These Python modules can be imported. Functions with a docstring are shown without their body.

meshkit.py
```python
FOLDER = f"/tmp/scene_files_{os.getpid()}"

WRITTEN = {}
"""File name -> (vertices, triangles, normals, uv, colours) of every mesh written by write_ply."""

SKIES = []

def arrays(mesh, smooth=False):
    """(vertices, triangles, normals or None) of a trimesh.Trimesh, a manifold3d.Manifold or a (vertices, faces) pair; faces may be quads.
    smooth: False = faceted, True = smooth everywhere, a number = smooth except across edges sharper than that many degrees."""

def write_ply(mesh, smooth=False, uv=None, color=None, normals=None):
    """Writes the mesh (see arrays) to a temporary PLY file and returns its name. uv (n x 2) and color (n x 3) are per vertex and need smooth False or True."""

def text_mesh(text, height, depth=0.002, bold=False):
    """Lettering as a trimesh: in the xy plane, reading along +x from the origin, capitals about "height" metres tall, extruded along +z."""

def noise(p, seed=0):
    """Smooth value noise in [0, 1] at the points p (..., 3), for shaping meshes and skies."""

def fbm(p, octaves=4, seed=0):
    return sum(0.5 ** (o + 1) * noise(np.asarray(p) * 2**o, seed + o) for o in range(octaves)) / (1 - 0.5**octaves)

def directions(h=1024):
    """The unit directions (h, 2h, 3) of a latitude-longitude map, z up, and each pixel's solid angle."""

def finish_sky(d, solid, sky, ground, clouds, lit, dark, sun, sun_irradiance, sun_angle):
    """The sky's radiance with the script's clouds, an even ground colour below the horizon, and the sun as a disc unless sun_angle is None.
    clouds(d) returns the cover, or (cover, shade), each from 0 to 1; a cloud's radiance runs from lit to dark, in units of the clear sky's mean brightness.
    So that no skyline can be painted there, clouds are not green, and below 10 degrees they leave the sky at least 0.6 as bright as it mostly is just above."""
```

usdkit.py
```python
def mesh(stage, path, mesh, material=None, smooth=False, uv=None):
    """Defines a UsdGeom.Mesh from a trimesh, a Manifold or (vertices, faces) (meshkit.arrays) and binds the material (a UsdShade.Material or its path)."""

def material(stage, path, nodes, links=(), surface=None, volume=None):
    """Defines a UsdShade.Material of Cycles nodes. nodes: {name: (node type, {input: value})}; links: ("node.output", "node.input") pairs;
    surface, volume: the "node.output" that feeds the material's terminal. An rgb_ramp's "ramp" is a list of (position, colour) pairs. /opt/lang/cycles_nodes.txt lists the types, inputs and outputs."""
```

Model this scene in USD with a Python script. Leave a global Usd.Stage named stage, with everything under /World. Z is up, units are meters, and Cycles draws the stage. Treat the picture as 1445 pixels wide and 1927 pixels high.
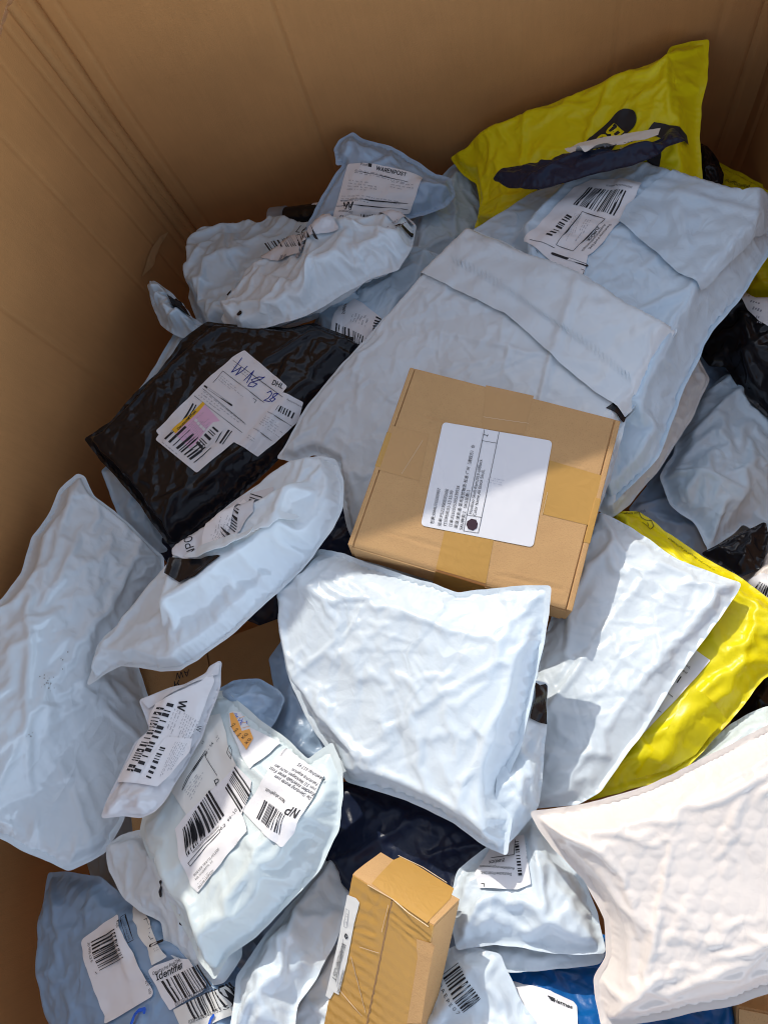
import math, glob, random
import numpy as np, trimesh, shapely, manifold3d, usdkit, meshkit
from shapely import affinity
from shapely.geometry import Polygon, LineString, box as sbox
from scipy import sparse
from scipy.spatial import Delaunay, cKDTree
from scipy.interpolate import LinearNDInterpolator, RBFInterpolator
from pxr import Usd, UsdGeom, UsdLux, UsdShade, Gf, Sdf

stage = Usd.Stage.CreateInMemory()
UsdGeom.SetStageUpAxis(stage, UsdGeom.Tokens.z); UsdGeom.SetStageMetersPerUnit(stage, 1.0)
UsdGeom.Xform.Define(stage, '/World'); UsdGeom.Scope.Define(stage, '/World/Looks')
rng = np.random.default_rng(7); random.seed(7)

# ------------------------------------------------------------------ camera, sky, sun, exposure
CAM = np.array([0., 0., 1.6])              # phone held over the carton, 1.6 m above the ground
R = np.array([.98192875, .00116622, -.18924738]); U = np.array([.04534469, .96940324, .24124927]); F = np.array([-.18373837, .24547096, -.95183203])
cam = UsdGeom.Camera.Define(stage, '/World/camera')
m = Gf.Matrix4d(*R, 0, *U, 0, *(-F), 0, *CAM, 1); cam.AddTransformOp().Set(m)
cam.CreateHorizontalApertureAttr(36.0); cam.CreateVerticalApertureAttr(36.0 * 1024 / 767); cam.CreateFocalLengthAttr(36.0 * 1446 / 1445)
cam.CreateClippingRangeAttr(Gf.Vec2f(.01, 100)); cam.GetPrim().CreateAttribute('exposure', Sdf.ValueTypeNames.Float).Set(0.0)
SUN = np.array([-.255, .640, .40]); SUN /= np.linalg.norm(SUN)
SUN_I, SKY_S, EXPO = 0.5, 0.15, 0.48
cam.CreateExposureAttr(EXPO)
dome = UsdLux.DomeLight.Define(stage, '/World/sky')
skym = usdkit.material(stage, '/World/Looks/sky_look', {
    'tex': ('sky_texture', {'sky_type': 'single_scattering', 'sun_disc': False, 'sun_elevation': math.asin(SUN[2]), 'sun_rotation': math.atan2(SUN[0], SUN[1])}),
    'veil': ('hsv', {'saturation': .58, 'value': 1.2}),
    'bg': ('background_shader', {'strength': SKY_S})}, [('tex.color', 'veil.color'), ('veil.color', 'bg.color')], surface='bg.background')
UsdShade.MaterialBindingAPI.Apply(dome.GetPrim()).Bind(skym); dome.GetPrim().SetCustomDataByKey('kind', 'structure')
sun = UsdLux.DistantLight.Define(stage, '/World/sun')
sun.CreateIntensityAttr(SUN_I); sun.CreateAngleAttr(.53); sun.CreateNormalizeAttr(True); sun.CreateColorAttr(Gf.Vec3f(1, .95, .87))
zx = SUN; xx = np.cross([0, 0, 1], zx); xx /= np.linalg.norm(xx); yx = np.cross(zx, xx)
sun.AddTransformOp().Set(Gf.Matrix4d(*xx, 0, *yx, 0, *zx, 0, 0, 0, 3, 1))

# ------------------------------------------------------------------ materials
MAT = {}
def mk(name, col, rough=.4, spec=.5, fine=0., crumple=0., vary=.04, fs=400, cs=45, coat=0., coatr=.1, fibre=None, sub=0., trans=0.):
    n = {'g': ('geometry', {}), 'p': ('principled_bsdf', {'base_color': col, 'roughness': rough, 'specular_ior_level': spec, 'coat_weight': coat, 'coat_roughness': coatr}),
         'nv': ('noise_texture', {'scale': 9., 'detail': 4.}), 'rp': ('rgb_ramp', {'ramp': [(.3, [c * (1 - vary) for c in col]), (.7, [min(1, c * (1 + vary)) for c in col])]}),
         'nf': ('noise_texture', {'scale': float(fs), 'detail': 3.}), 'b1': ('bump', {'strength': fine, 'distance': .0006}),
         'nd': ('noise_texture', {'scale': 14., 'detail': 2.}), 'md': ('mix_color', {'fac': .06}),
         'vo': ('voronoi_texture', {'feature': 'distance_to_edge', 'randomness': 1.0, 'scale': float(cs)}), 'mr': ('map_range', {'from_max': .10}), 'nm': ('noise_texture', {'scale': 26., 'detail': 2.}), 'mk': ('map_range', {'from_min': .46, 'from_max': .62}), 'iv': ('math', {'math_type': 'subtract', 'value1': 1.}), 'mu': ('math', {'math_type': 'multiply'}), 'mpv': ('mapping', {'scale': (1., .55, .8), 'rotation': (.3, .2, .7)}), 'b2': ('bump', {'strength': crumple, 'distance': .0014})}
    L = [('g.position', 'nv.vector'), ('nv.fac', 'rp.fac'), ('rp.color', 'p.base_color'), ('g.position', 'nf.vector'), ('nf.fac', 'b1.height'), ('g.position', 'nd.vector'),
         ('g.position', 'md.a'), ('nd.color', 'md.b'), ('md.result', 'mpv.vector'), ('mpv.vector', 'vo.vector'), ('vo.distance', 'mr.value'), ('mr.result', 'iv.value2'), ('iv.value', 'mu.value1'), ('g.position', 'nm.vector'), ('nm.fac', 'mk.value'), ('mk.result', 'mu.value2'), ('mu.value', 'b2.height'), ('b1.normal', 'b2.normal'), ('b2.normal', 'p.normal')]
    if fibre:                                     # cardboard: faint flutes and paper fibres
        n['mp'] = ('mapping', {'scale': fibre}); n['nw'] = ('noise_texture', {'scale': 60., 'detail': 5., 'roughness': .7})
        n['mx'] = ('mix_color', {'blend_type': 'overlay', 'fac': .10}); n['sp'] = ('noise_texture', {'scale': 900., 'detail': 2.}); n['sr'] = ('rgb_ramp', {'ramp': [(.28, (.25, .25, .25)), (.42, (.5, .5, .5)), (.68, (.5, .5, .5)), (.8, (.72, .72, .72))]})
        n['m2'] = ('mix_color', {'blend_type': 'overlay', 'fac': .33})
        L = [l for l in L if l != ('rp.color', 'p.base_color')] + [('g.position', 'mp.vector'), ('mp.vector', 'nw.vector'), ('rp.color', 'mx.a'), ('nw.fac', 'mx.b'), ('mx.result', 'm2.a'), ('g.position', 'sp.vector'), ('sp.fac', 'sr.fac'), ('sr.color', 'm2.b'), ('m2.result', 'p.base_color')]
    MAT[name] = usdkit.material(stage, '/World/Looks/' + name, n, L, surface='p.BSDF')
    return name
mk('white_film', (.67, .745, .79), .30, .5, .3, .28)
mk('white_film_smooth', (.69, .76, .80), .32, .5, .25, .16)
mk('pale_blue_film', (.56, .69, .79), .30, .5, .3, .25)
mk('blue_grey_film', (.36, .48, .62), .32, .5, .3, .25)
mk('blue_film', (.25, .37, .52), .30, .5, .3, .25)
mk('green_grey_film', (.66, .74, .74), .30, .5, .25, .22)
mk('blush_film', (.76, .685, .62), .36, .5, .3, .2)
mk('black_film', (.006, .006, .008), .17, .36, .35, .35)
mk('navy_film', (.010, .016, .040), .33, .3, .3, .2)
mk('yellow_film', (.78, .67, .006), .32, .3, .2, .25)
mk('cobalt_film', (.004, .11, .36), .30, .5, .3, .2)
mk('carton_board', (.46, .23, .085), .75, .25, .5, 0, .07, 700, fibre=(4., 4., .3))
mk('kraft_board', (.56, .335, .15), .75, .15, .5, 0, .05, 700, fibre=(1., 1., 1.))
mk('kraft_edge', (.33, .19, .09), .8, .2, .5, 0, .1, 700)
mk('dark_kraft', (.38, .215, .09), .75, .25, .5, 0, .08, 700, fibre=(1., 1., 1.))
mk('packing_tape', (.52, .29, .075), .26, .3, .15, .08, .05, 900, cs=120)
mk('faint_tape', (.53, .305, .125), .3, .25, .15, .08, .05, 900, cs=120)
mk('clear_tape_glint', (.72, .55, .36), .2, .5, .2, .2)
mk('label_paper', (.80, .79, .80), .5, .4, .1, .05, .01)
mk('cream_paper', (.80, .79, .74), .5, .4, .1, .05, .01)
mk('grey_pouch', (.66, .66, .68), .3, .5, .2, .2)
mk('ink', (.022, .022, .026), .5, .3)
mk('faint_ink', (.33, .33, .36), .5, .3)
mk('pale_ink', (.55, .55, .60), .5, .3)
mk('pen_blue', (.012, .02, .25), .4, .4)
mk('pen_bright', (.02, .12, .62), .4, .4)
mk('pink_paper', (.80, .50, .68), .5, .4)
mk('orange_paper', (.92, .42, .09), .5, .4)
mk('amber_paper', (.88, .52, .03), .5, .4)
mk('plum_ink', (.045, .02, .03), .5, .3)
mk('scuffed_liner', (.50, .29, .13), .8, .2, .6, .3)
mk('dirt', (.30, .29, .28), .8, .2)
MAT['clear_plastic'] = usdkit.material(stage, '/World/Looks/clear_plastic', {'p': ('principled_bsdf', {'base_color': (.75, .8, .85), 'roughness': .25, 'transmission_weight': .75, 'ior': 1.3})}, surface='p.BSDF')

# ------------------------------------------------------------------ scene tree
USED = {}
def numbered(parent, name):
    k = (parent, name); i = USED.get(k, 0); USED[k] = i + 1
    return f'{parent}/{name}' if i == 0 else f'{parent}/{name}_{i:03d}'
def thing(name, label, cat, base=(0, 0, 0), group=None):
    x = UsdGeom.Xform.Define(stage, numbered('/World', name)); x.AddTranslateOp().Set(Gf.Vec3d(*map(float, base)))
    p = x.GetPrim(); p.SetCustomDataByKey('label', label); p.SetCustomDataByKey('category', cat)
    if group: p.SetCustomDataByKey('group', group)
    x.base = np.array(base, float)
    return x
class Node:
    def __init__(s, path, base): s.path, s.base = path, np.asarray(base, float)
def part(parent, name, mesh, mat, smooth=False, label=None, kind=None):
    path = numbered(parent.path, name)
    v, f = (np.asarray(mesh[0], float), np.asarray(mesh[1])) if isinstance(mesh, tuple) else (np.asarray(mesh.vertices), np.asarray(mesh.faces))
    o = usdkit.mesh(stage, path, (v - parent.base, f), MAT[mat], smooth)
    if label: o.GetPrim().SetCustomDataByKey('label', label)
    if kind: o.GetPrim().SetCustomDataByKey('kind', kind)
    return Node(path, parent.base)
def top(name, label, cat, base, group=None):
    t = thing(name, label, cat, base, group); return Node(str(t.GetPath()), base)

def ray(p): 
    w = R * (p[0] - 722.5) + U * (963.5 - p[1]) + F * 1446.
    return w / -w[2]
def at(p, D): return CAM + ray(p) * D                       # the point a drop D below the camera height seen in direction p

# ------------------------------------------------------------------ flat pieces laid on surfaces
def resample(P, s, closed=True):
    P = np.asarray(P, float); Q = np.vstack([P, P[:1]]) if closed else P
    out = []
    for a, b in zip(Q[:-1], Q[1:]):
        n = max(1, int(round(np.linalg.norm(b - a) / s))); out.append(a + (b - a) * np.linspace(0, 1, n, endpoint=False)[:, None])
    if not closed: out.append(Q[-1:])
    return np.vstack(out)
def fill(poly, s):
    """points and triangles of a polygon, boundary points first"""
    B = resample(np.array(poly.exterior.coords)[:-1], s); x0, y0, x1, y1 = poly.bounds
    gx, gy = np.meshgrid(np.arange(x0, x1, s), np.arange(y0, y1, s * .866)); gx = gx + (np.arange(gx.shape[0]) % 2)[:, None] * s / 2
    G = np.stack([gx.ravel(), gy.ravel()], 1); G = G[shapely.contains_xy(poly, G)]
    if len(G): G = G[cKDTree(B).query(G)[0] > .55 * s]
    P = np.vstack([B, G]); T = Delaunay(P).simplices
    c = P[T].mean(1); T = T[shapely.contains_xy(poly.buffer(-1e-6), c)]
    a, b, c = P[T[:, 0]], P[T[:, 1]], P[T[:, 2]]; ar = (b[:, 0] - a[:, 0]) * (c[:, 1] - a[:, 1]) - (b[:, 1] - a[:, 1]) * (c[:, 0] - a[:, 0])
    T = T[np.abs(ar) > 1e-10]; ar = ar[np.abs(ar) > 1e-10]; T[ar < 0] = T[ar < 0][:, ::-1]
    return P, T, len(B)

RING = np.array([(0, 0)] + [(r * math.cos(a), r * math.sin(a)) for r in (.006, .013) for a in np.arange(0, 6.2, 1.0472)])
class Surf:
    """a height field h(u, v) over a plane, that other flat pieces can be laid on"""
    def frame(s, O, n):
        s.O, s.n = O, n / np.linalg.norm(n); e = np.array([1., 0, 0]); s.eu = e - s.n * (e @ s.n); s.eu /= np.linalg.norm(s.eu); s.ev = np.cross(s.n, s.eu)
    def p3(s, uv, h): return s.O + uv[:, :1] * s.eu + uv[:, 1:2] * s.ev + np.asarray(h)[:, None] * s.n
    def setpts(s, uv, h, tri=None):
        s.lin = LinearNDInterpolator(tri if tri is not None else uv, h); s.kd = cKDTree(uv); s.hv = np.asarray(h)
    def h(s, uv):
        uv = np.atleast_2d(uv); z = s.lin(uv); bad = np.isnan(z)
        if bad.any(): z[bad] = s.hv[s.kd.query(uv[bad])[1]]
        return z
    def hit(s, p, flat=False):
        d = ray(p); hh = 0.
        for _ in range(1 if flat else 7):
            t = ((s.O + s.n * hh - CAM) @ s.n) / (d @ s.n); q = CAM + d * t - s.O; uv = np.array([q @ s.eu, q @ s.ev])
            if not flat: hh = .4 * hh + .6 * s.smooth(uv)
        return uv
    def smooth(s, uv):
        if s.quad is not None: x, y = np.clip(uv - s.qc, s.qlo, s.qhi); return float(s.quad @ [1, x, y, x * x, x * y, y * y])
        return float(np.mean(s.h(uv + RING)))
    quad = None
    def fit(s, uv, h):
        s.qc = uv.mean(0); d = uv - s.qc; s.qlo, s.qhi = d.min(0), d.max(0); x, y = d.T; A = np.stack([1 + 0 * x, x, y, x * x, x * y, y * y], 1); L = .04; A = np.vstack([A, np.diag([0, .05 * L, .05 * L, L * L, L * L, L * L]) * math.sqrt(len(x)) * .3]); s.quad = np.linalg.lstsq(A, np.r_[h, np.zeros(6)], rcond=None)[0]
    def hits(s, P, flat=False): return np.array([s.hit(p, flat) for p in P])
    # -- pieces
    def patch(s, parent, name, poly, mat, off=.0007, step=.004, rnd=0., lift=None, thick=0., label=None, hold=.0025, uvpoly=None, clip=True):
        pg = uvpoly if uvpoly is not None else Polygon(s.hits(poly))
        if not pg.is_valid: pg = pg.buffer(0)
        if clip and hasattr(s, 'pg'): pg = pg.intersection(s.pg.buffer(-.0012))
        if rnd: pg = pg.buffer(-rnd).buffer(rnd, quad_segs=4)
        if pg.geom_type != 'Polygon': pg = max(pg.geoms, key=lambda g: g.area)
        P, T, nb = fill(pg, step); z = s.h(P)
        for dx, dy in ((hold, 0), (-hold, 0), (0, hold), (0, -hold)): z = np.maximum(z, s.h(P + [dx, dy]))
        z = z + off
        if lift is not None:                                      # (free edge line px, width m, rise m)
            l = LineString(s.hits(lift[0])); d = np.array([l.distance(shapely.Point(q)) for q in P]); z = z + lift[2] * np.clip(1 - d / lift[1], 0, 1) ** 1.7
        V = s.p3(P, z)
        if thick:
            B = s.p3(P[:nb], z[:nb] - thick); k = np.arange(nb); k2 = (k + 1) % nb; n0 = len(V)
            T = np.vstack([T, np.stack([k, k + n0, k2], 1), np.stack([k2, k + n0, k2 + n0], 1)]); V = np.vstack([V, B])
        nd = part(parent, name, (V, T), mat, 40 if thick else True, label)
        q = Surf(); q.O, q.n, q.eu, q.ev = s.O, s.n, s.eu, s.ev; q.setpts(P, z); q.fit(P, z); q.node = nd; q.poly = pg
        return q
    def lay(s, parent, name, shapes, mat, off=.0005, seg=.0017, label=None):
        """flat print: shapely shapes in the plane coordinates, draped on this surface"""
        V, T, n = [], [], 0
        for g in shapes:
            for p in getattr(g, 'geoms', [g]):
                if p.is_empty or p.area < 1e-9 or p.geom_type != 'Polygon': continue
                try: p = p.segmentize(seg); v, f = trimesh.creation.triangulate_polygon(p, engine='earcut')
                except Exception: continue
                if len(f) == 0: continue
                V.append(v); T.append(f + n); n += len(v)
        if not V: return
        V = np.vstack(V); T = np.vstack(T); a, b, c = V[T[:, 0]], V[T[:, 1]], V[T[:, 2]]
        ar = (b[:, 0] - a[:, 0]) * (c[:, 1] - a[:, 1]) - (b[:, 1] - a[:, 1]) * (c[:, 0] - a[:, 0]); T[ar < 0] = T[ar < 0][:, ::-1]
        return part(parent, name, (s.p3(V, s.h(V) + off), T), mat, False, label, 'stuff' if name in ('small_print', 'dirt_spots', 'seal_ridge') else None)
    def bars(s, quad, n, seed=1, fillf=.5):
        """bar code shapes; quad: start-bottom, end-bottom, end-top, start-top (px)"""
        a, b, c, d = s.hits(quad); r = np.random.default_rng(seed); x = 0; out = []; w = []
        while x < n: 
            bw = r.choice([1, 1, 1, 2, 3]); sw = r.choice([1, 1, 2, 2, 3]); w.append((x, bw)); x += bw + sw
        for x0, bw in w:
            t0, t1 = x0 / x, (x0 + bw * .86) / x
            out.append(Polygon([a + (b - a) * t0, a + (b - a) * t1, d + (c - d) * t1, d + (c - d) * t0]))
        return out
    def text(s, t, p0, p1, bold=False, hpx=None, cjk=False):
        """lettering along the baseline p0 -> p1 (px), fitted to its length"""
        a, b = s.hits([p0, p1]); g = glyphs(t, bold, cjk); x0, y0, x1, y1 = g.bounds; L = np.linalg.norm(b - a); k = L / (x1 - x0); ex = (b - a) / L; ey = np.array([-ex[1], ex[0]])
        ky = k
        if hpx: ky = np.linalg.norm(s.hit((p0[0], p0[1] + hpx)) - a) / 70.
        g = affinity.translate(g, -x0, 0)
        return [affinity.affine_transform(g, [ex[0] * k, ey[0] * ky, ex[1] * k, ey[1] * ky, a[0], a[1]])]
    def stroke(s, pts, w):
        return [LineString(s.hits(pts)).buffer(w / 2, quad_segs=2)]
    def rows(s, quad, n, seed=1, hfrac=.38, fillw=.8):
        """lines too small to read: short dashes. quad: start of first line, end of first line, end of last line, start of last line"""
        a, b, c, d = s.hits(quad); r = np.random.default_rng(seed); out = []; L = np.linalg.norm(b - a)
        gap = np.linalg.norm(d - a) / max(1, n)
        for i in range(n):
            t = (i + .5) / n; p, q = a + (d - a) * t, b + (c - b) * t; e = (q - p) / np.linalg.norm(q - p); nn = np.array([-e[1], e[0]]) * gap * hfrac / 2; x = 0; end = L * fillw * r.uniform(.5, 1.15)
            while x < min(end, L):
                w = r.uniform(.8, 3.2) * gap * .6; w = min(w, L - x); k = max(1, int(w / (gap * .35)))
                for j in range(k):
                    o = p + e * (x + j * gap * .35); m2 = r.uniform(.4, 1) ; out.append(Polygon([o - nn * m2, o + e * gap * .2 - nn * m2, o + e * gap * .2 + nn * m2, o + nn * m2]))
                x += w + gap * .35
        return out
_gl = {}
def glyphs(t, bold=False, cjk=False):
    if (t, bold, cjk) in _gl: return _gl[t, bold, cjk]
    from PIL import Image, ImageDraw, ImageFont
    f = glob.glob('/opt/blender-*/*/datafiles/fonts/' + ('Noto Sans CJK Regular.woff2' if cjk else 'Inter.woff2'))[0]
    font = ImageFont.truetype(f, 96); x0, y0, x1, y1 = font.getbbox(t, anchor='ls', stroke_width=2 * bold)
    im = Image.new('L', (x1 - x0 + 8, y1 - y0 + 8)); ImageDraw.Draw(im).text((4 - x0, 4 - y0), t, 255, font, anchor='ls', stroke_width=2 * bold)
    on = np.pad(np.asarray(im) > 127, ((0, 0), (1, 1))).astype(np.int8)
    rr, st = np.nonzero(np.diff(on, axis=1) == 1); en = np.nonzero(np.diff(on, axis=1) == -1)[1]
    g = shapely.union_all(shapely.box(st, -rr - 1., en, -rr + 0.)).buffer(.6).buffer(-.6).simplify(1.2)
    g = affinity.translate(g, -4, 4 - y0); _gl[t, bold, cjk] = g
    return g

# ------------------------------------------------------------------ a film mailer: two sheets joined at the seam, filled and relaxed as an inextensible sheet
def relax(X, T, nb, floor, ex, it=60, inner=4, press=.00004, kb=.12, seed=0):
    E = np.vstack([T[:, [0, 1]], T[:, [1, 2]], T[:, [2, 0]]]); E.sort(1); key = E[:, 0].astype(np.int64) * len(X) + E[:, 1]; uk, idx, cnt = np.unique(key, return_index=True, return_counts=True); e1 = E[idx]
    opp = {}
    order = np.argsort(key, kind='stable'); ks = key[order]; tri_opp = np.concatenate([T[:, 2], T[:, 0], T[:, 1]])[order]
    same = np.nonzero(ks[1:] == ks[:-1])[0]; e2 = np.stack([tri_opp[same], tri_opp[same + 1]], 1)
    def rest(e): return np.linalg.norm(X[e[:, 0]] - X[e[:, 1]], axis=1) * (1 + .5 * (ex[e[:, 0]] + ex[e[:, 1]]))
    I = np.concatenate([e1[:, 0], e2[:, 0]]); J = np.concatenate([e1[:, 1], e2[:, 1]]); L = np.concatenate([rest(e1), rest(e2)]); K = np.concatenate([np.ones(len(e1)), np.full(len(e2), kb)])
    n, mE = len(X), len(I); deg = np.bincount(I, K, n) + np.bincount(J, K, n)
    A = sparse.csr_matrix((np.concatenate([K, -K]) * .5, (np.concatenate([I, J]), np.concatenate([np.arange(mE)] * 2))), shape=(n, mE)); A = sparse.diags(3.2 / np.maximum(deg, 1e-9) * .55 * 1.0) @ A
    pin = np.zeros(n, bool); pin[:nb] = True; free = ~pin
    r = np.random.default_rng(seed); x = X.copy(); off = r.uniform(0, 50, 3)
    x[free, 2] += ((meshkit.fbm(np.c_[X[free, :2] * 45, np.zeros(free.sum())] + off, 3, seed) - .5) * .010)
    old = x.copy()
    for k in range(it):
        v = (x - old) * .9; old = x.copy(); x = x + v; 
        fn = np.cross(x[T[:, 1]] - x[T[:, 0]], x[T[:, 2]] - x[T[:, 0]]); N = np.zeros_like(x)
        for c in range(3): N += np.stack([np.bincount(T[:, c], fn[:, d], n) for d in range(3)], 1)
        N /= np.maximum(np.linalg.norm(N, axis=1, keepdims=True), 1e-12); x += N * press
        x[pin] = X[pin]
        for _ in range(inner):
            dlt = x[J] - x[I]; ln = np.linalg.norm(dlt, axis=1); corr = dlt * ((ln - L) / np.maximum(ln, 1e-9))[:, None]
            x = x + A @ corr; x[pin] = X[pin]
            x[:, 2] = np.maximum(x[:, 2], floor)
    return x
GRP = None
class Bag(Surf):
    def __init__(s, name, label, mat, outline, anchors, H=.035, w=.05, ex=.03, step=.004, bumps=(), warp=(), stiff=(), seed=0, cat='mailer', group=None, back=.5, wav=.003, margin=.004, it=150, keep=.9, bubble=None, pw=.5, press=-.000004, backmat=None, kb=.16, fold=None, sub=True, ncr=12, cra=.0028, nfine=60, fine=.22, nfac=16, fan=1.2):
        ex = ex * .4; H = H * .75; w = w * .62; margin = max(margin, .0065 if H > .018 else .003); fold = fold if fold is not None else .045 * min(ex, .06) + .0004; step = min(step, .0034)
        a = [at((p[0], p[1]), p[2]) for p in anchors]; n = np.cross(a[1] - a[0], a[2] - a[0]); c = np.mean([ray(q) for q in outline], 0)
        if n @ c > 0: n = -n
        s.frame(a[0], n); O = s.O + s.eu * 0; q = s.hits(outline, True).mean(0); s.O = s.O + q[0] * s.eu + q[1] * s.ev
        r = np.random.default_rng(seed + 100)
        g = None
        if len(warp):
            wp = s.hits([(p[0], p[1]) for p in warp], True); g = RBFInterpolator(wp, np.array([p[2] for p in warp], float), kernel='thin_plate_spline', smoothing=1e-9, degree=0)
        uv = s.hits(outline, True)
        if g is not None:
            for _ in range(4):
                hh = g(uv); new = []
                for p, h0 in zip(outline, hh):
                    d = ray(p); t = ((s.O + s.n * h0 - CAM) @ s.n) / (d @ s.n); qq = CAM + d * t - s.O; new.append([qq @ s.eu, qq @ s.ev])
                uv = np.array(new)
        B = resample(uv, step * .8); k = np.array([.2, .6, .2])
        for _ in range(2): B = k[0] * np.roll(B, 1, 0) + k[1] * B + k[2] * np.roll(B, -1, 0)
        off = r.uniform(0, 90, 3); z0 = np.zeros(len(B)); nx = meshkit.fbm(np.c_[B * 40, z0] + off, 3) - .5; ny = meshkit.fbm(np.c_[B * 40, z0] + off + 33, 3) - .5
        B = B + np.stack([nx, ny], 1) * wav * 1.2
        pg = Polygon(B)
        if not pg.is_valid: pg = pg.buffer(0); pg = pg if pg.geom_type == 'Polygon' else max(pg.geoms, key=lambda q: q.area)
        pg = pg.buffer(-.0028).buffer(.0028, quad_segs=3); pg = pg if pg.geom_type == 'Polygon' else max(pg.geoms, key=lambda q: q.area)
        s.pg = pg; P, T, nb = fill(pg, step); T0 = T; d = cKDTree(P[:nb]).query(P)[0]; z = np.zeros(len(P))
        t = np.clip((d - margin) / w, 0, 1); prof = (1 - (1 - t) ** 2) ** pw; prof = prof * (t > 0)
        low = meshkit.fbm(np.c_[P * 9, z] + off, 2) - .5
        h = H * prof * (1 + .5 * low)
        if nfac:                                                   # stiff contents: flat faces with hard edges between them
            inner = np.nonzero(d > .35 * w)[0]; tr = cKDTree(P); pl = np.full(len(P), 9.)
            for k in inner[r.integers(0, len(inner), nfac)]:
                q = tr.query_ball_point(P[k], .016); A = np.c_[np.ones(len(q)), P[q] - P[k]]; c0 = np.linalg.lstsq(A, h[q], rcond=None)[0]; pl = np.minimum(pl, c0[0] + (P - P[k]) @ c0[1:])
            h = np.where(d > margin, np.clip(.3 * h + .7 * np.clip(pl, 0, h * 1.35 + .0015), 0, None), h)
        for poly, hh, soft in bumps:
            bp = Polygon(s.hits(poly, True)).buffer(0); db = np.array(shapely.distance(shapely.points(P), bp)); h = h + hh * np.clip(1 - db / soft, 0, 1) ** 2 * (3 - 2 * np.clip(1 - db / soft, 0, 1)) * np.clip(d / .015, 0, 1)
        cr = 0 * d; wp = P + .02 * np.stack([meshkit.fbm(np.c_[P * 12, z] + off + 3, 2), meshkit.fbm(np.c_[P * 12, z] + off + 23, 2)], 1)
        for _ in range(12):
            th = r.uniform(0, np.pi); wl = r.uniform(.03, .10); ph = (wp @ [np.cos(th), np.sin(th)]) / wl + r.uniform(0, 1); tri = np.abs(ph - np.floor(ph) - .5) * 2
            cr += (wl / .06) * np.where(r.uniform() < .5, 1 - tri, tri ** 1.6) * np.clip((meshkit.noise(np.c_[P * 13, z] + r.uniform(0, 99, 3)) - .45) * 4, 0, 1)
        cs = 0 * d; ext = P.max(0) - P.min(0); size = float(np.hypot(*ext))
        for _ in range(ncr):                                   # straight sharp creases, some running out of the corners
            a = P[r.integers(len(P))] if r.uniform() < .5 else P[r.integers(nb)]; th = r.uniform(0, np.pi * 2); ln = size * r.uniform(.15, .5); e = np.array([np.cos(th), np.sin(th)])
            q = wp * .6 + P * .4 - a - .006; al = q @ e; ac = q @ [-e[1], e[0]]; wd = r.uniform(.003, .009); env = np.clip(1 - np.abs(al) / ln, 0, 1) ** .6
            side = np.where(ac > 0, 1, r.uniform(.15, 1.)); cs += r.choice([1, 1, -.8]) * env * np.clip(1 - np.abs(ac) / wd * side, 0, 1) * r.uniform(.5, 1.2)
        oc = np.array(Polygon(uv).buffer(0).simplify(.004).exterior.coords)[:-1] if fan else []; Qw = wp * .35 + P * .65 - .0035
        for k in range(len(oc)):                               # tension folds running in from the corners
            a0, a1, a2 = oc[k - 1], oc[k], oc[(k + 1) % len(oc)]; e0, e1 = a0 - a1, a2 - a1; l0, l1 = np.linalg.norm(e0), np.linalg.norm(e1)
            if min(l0, l1) < .012: continue
            ca = e0 @ e1 / l0 / l1; bis = e0 / l0 + e1 / l1
            if ca < -.72 or np.linalg.norm(bis) < .1 or not pg.buffer(.003).contains(shapely.Point(a1 + bis / np.linalg.norm(bis) * .012)): continue
            half = math.acos(np.clip(ca, -1, 1)) / 2; b0 = math.atan2(bis[1], bis[0])
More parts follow.
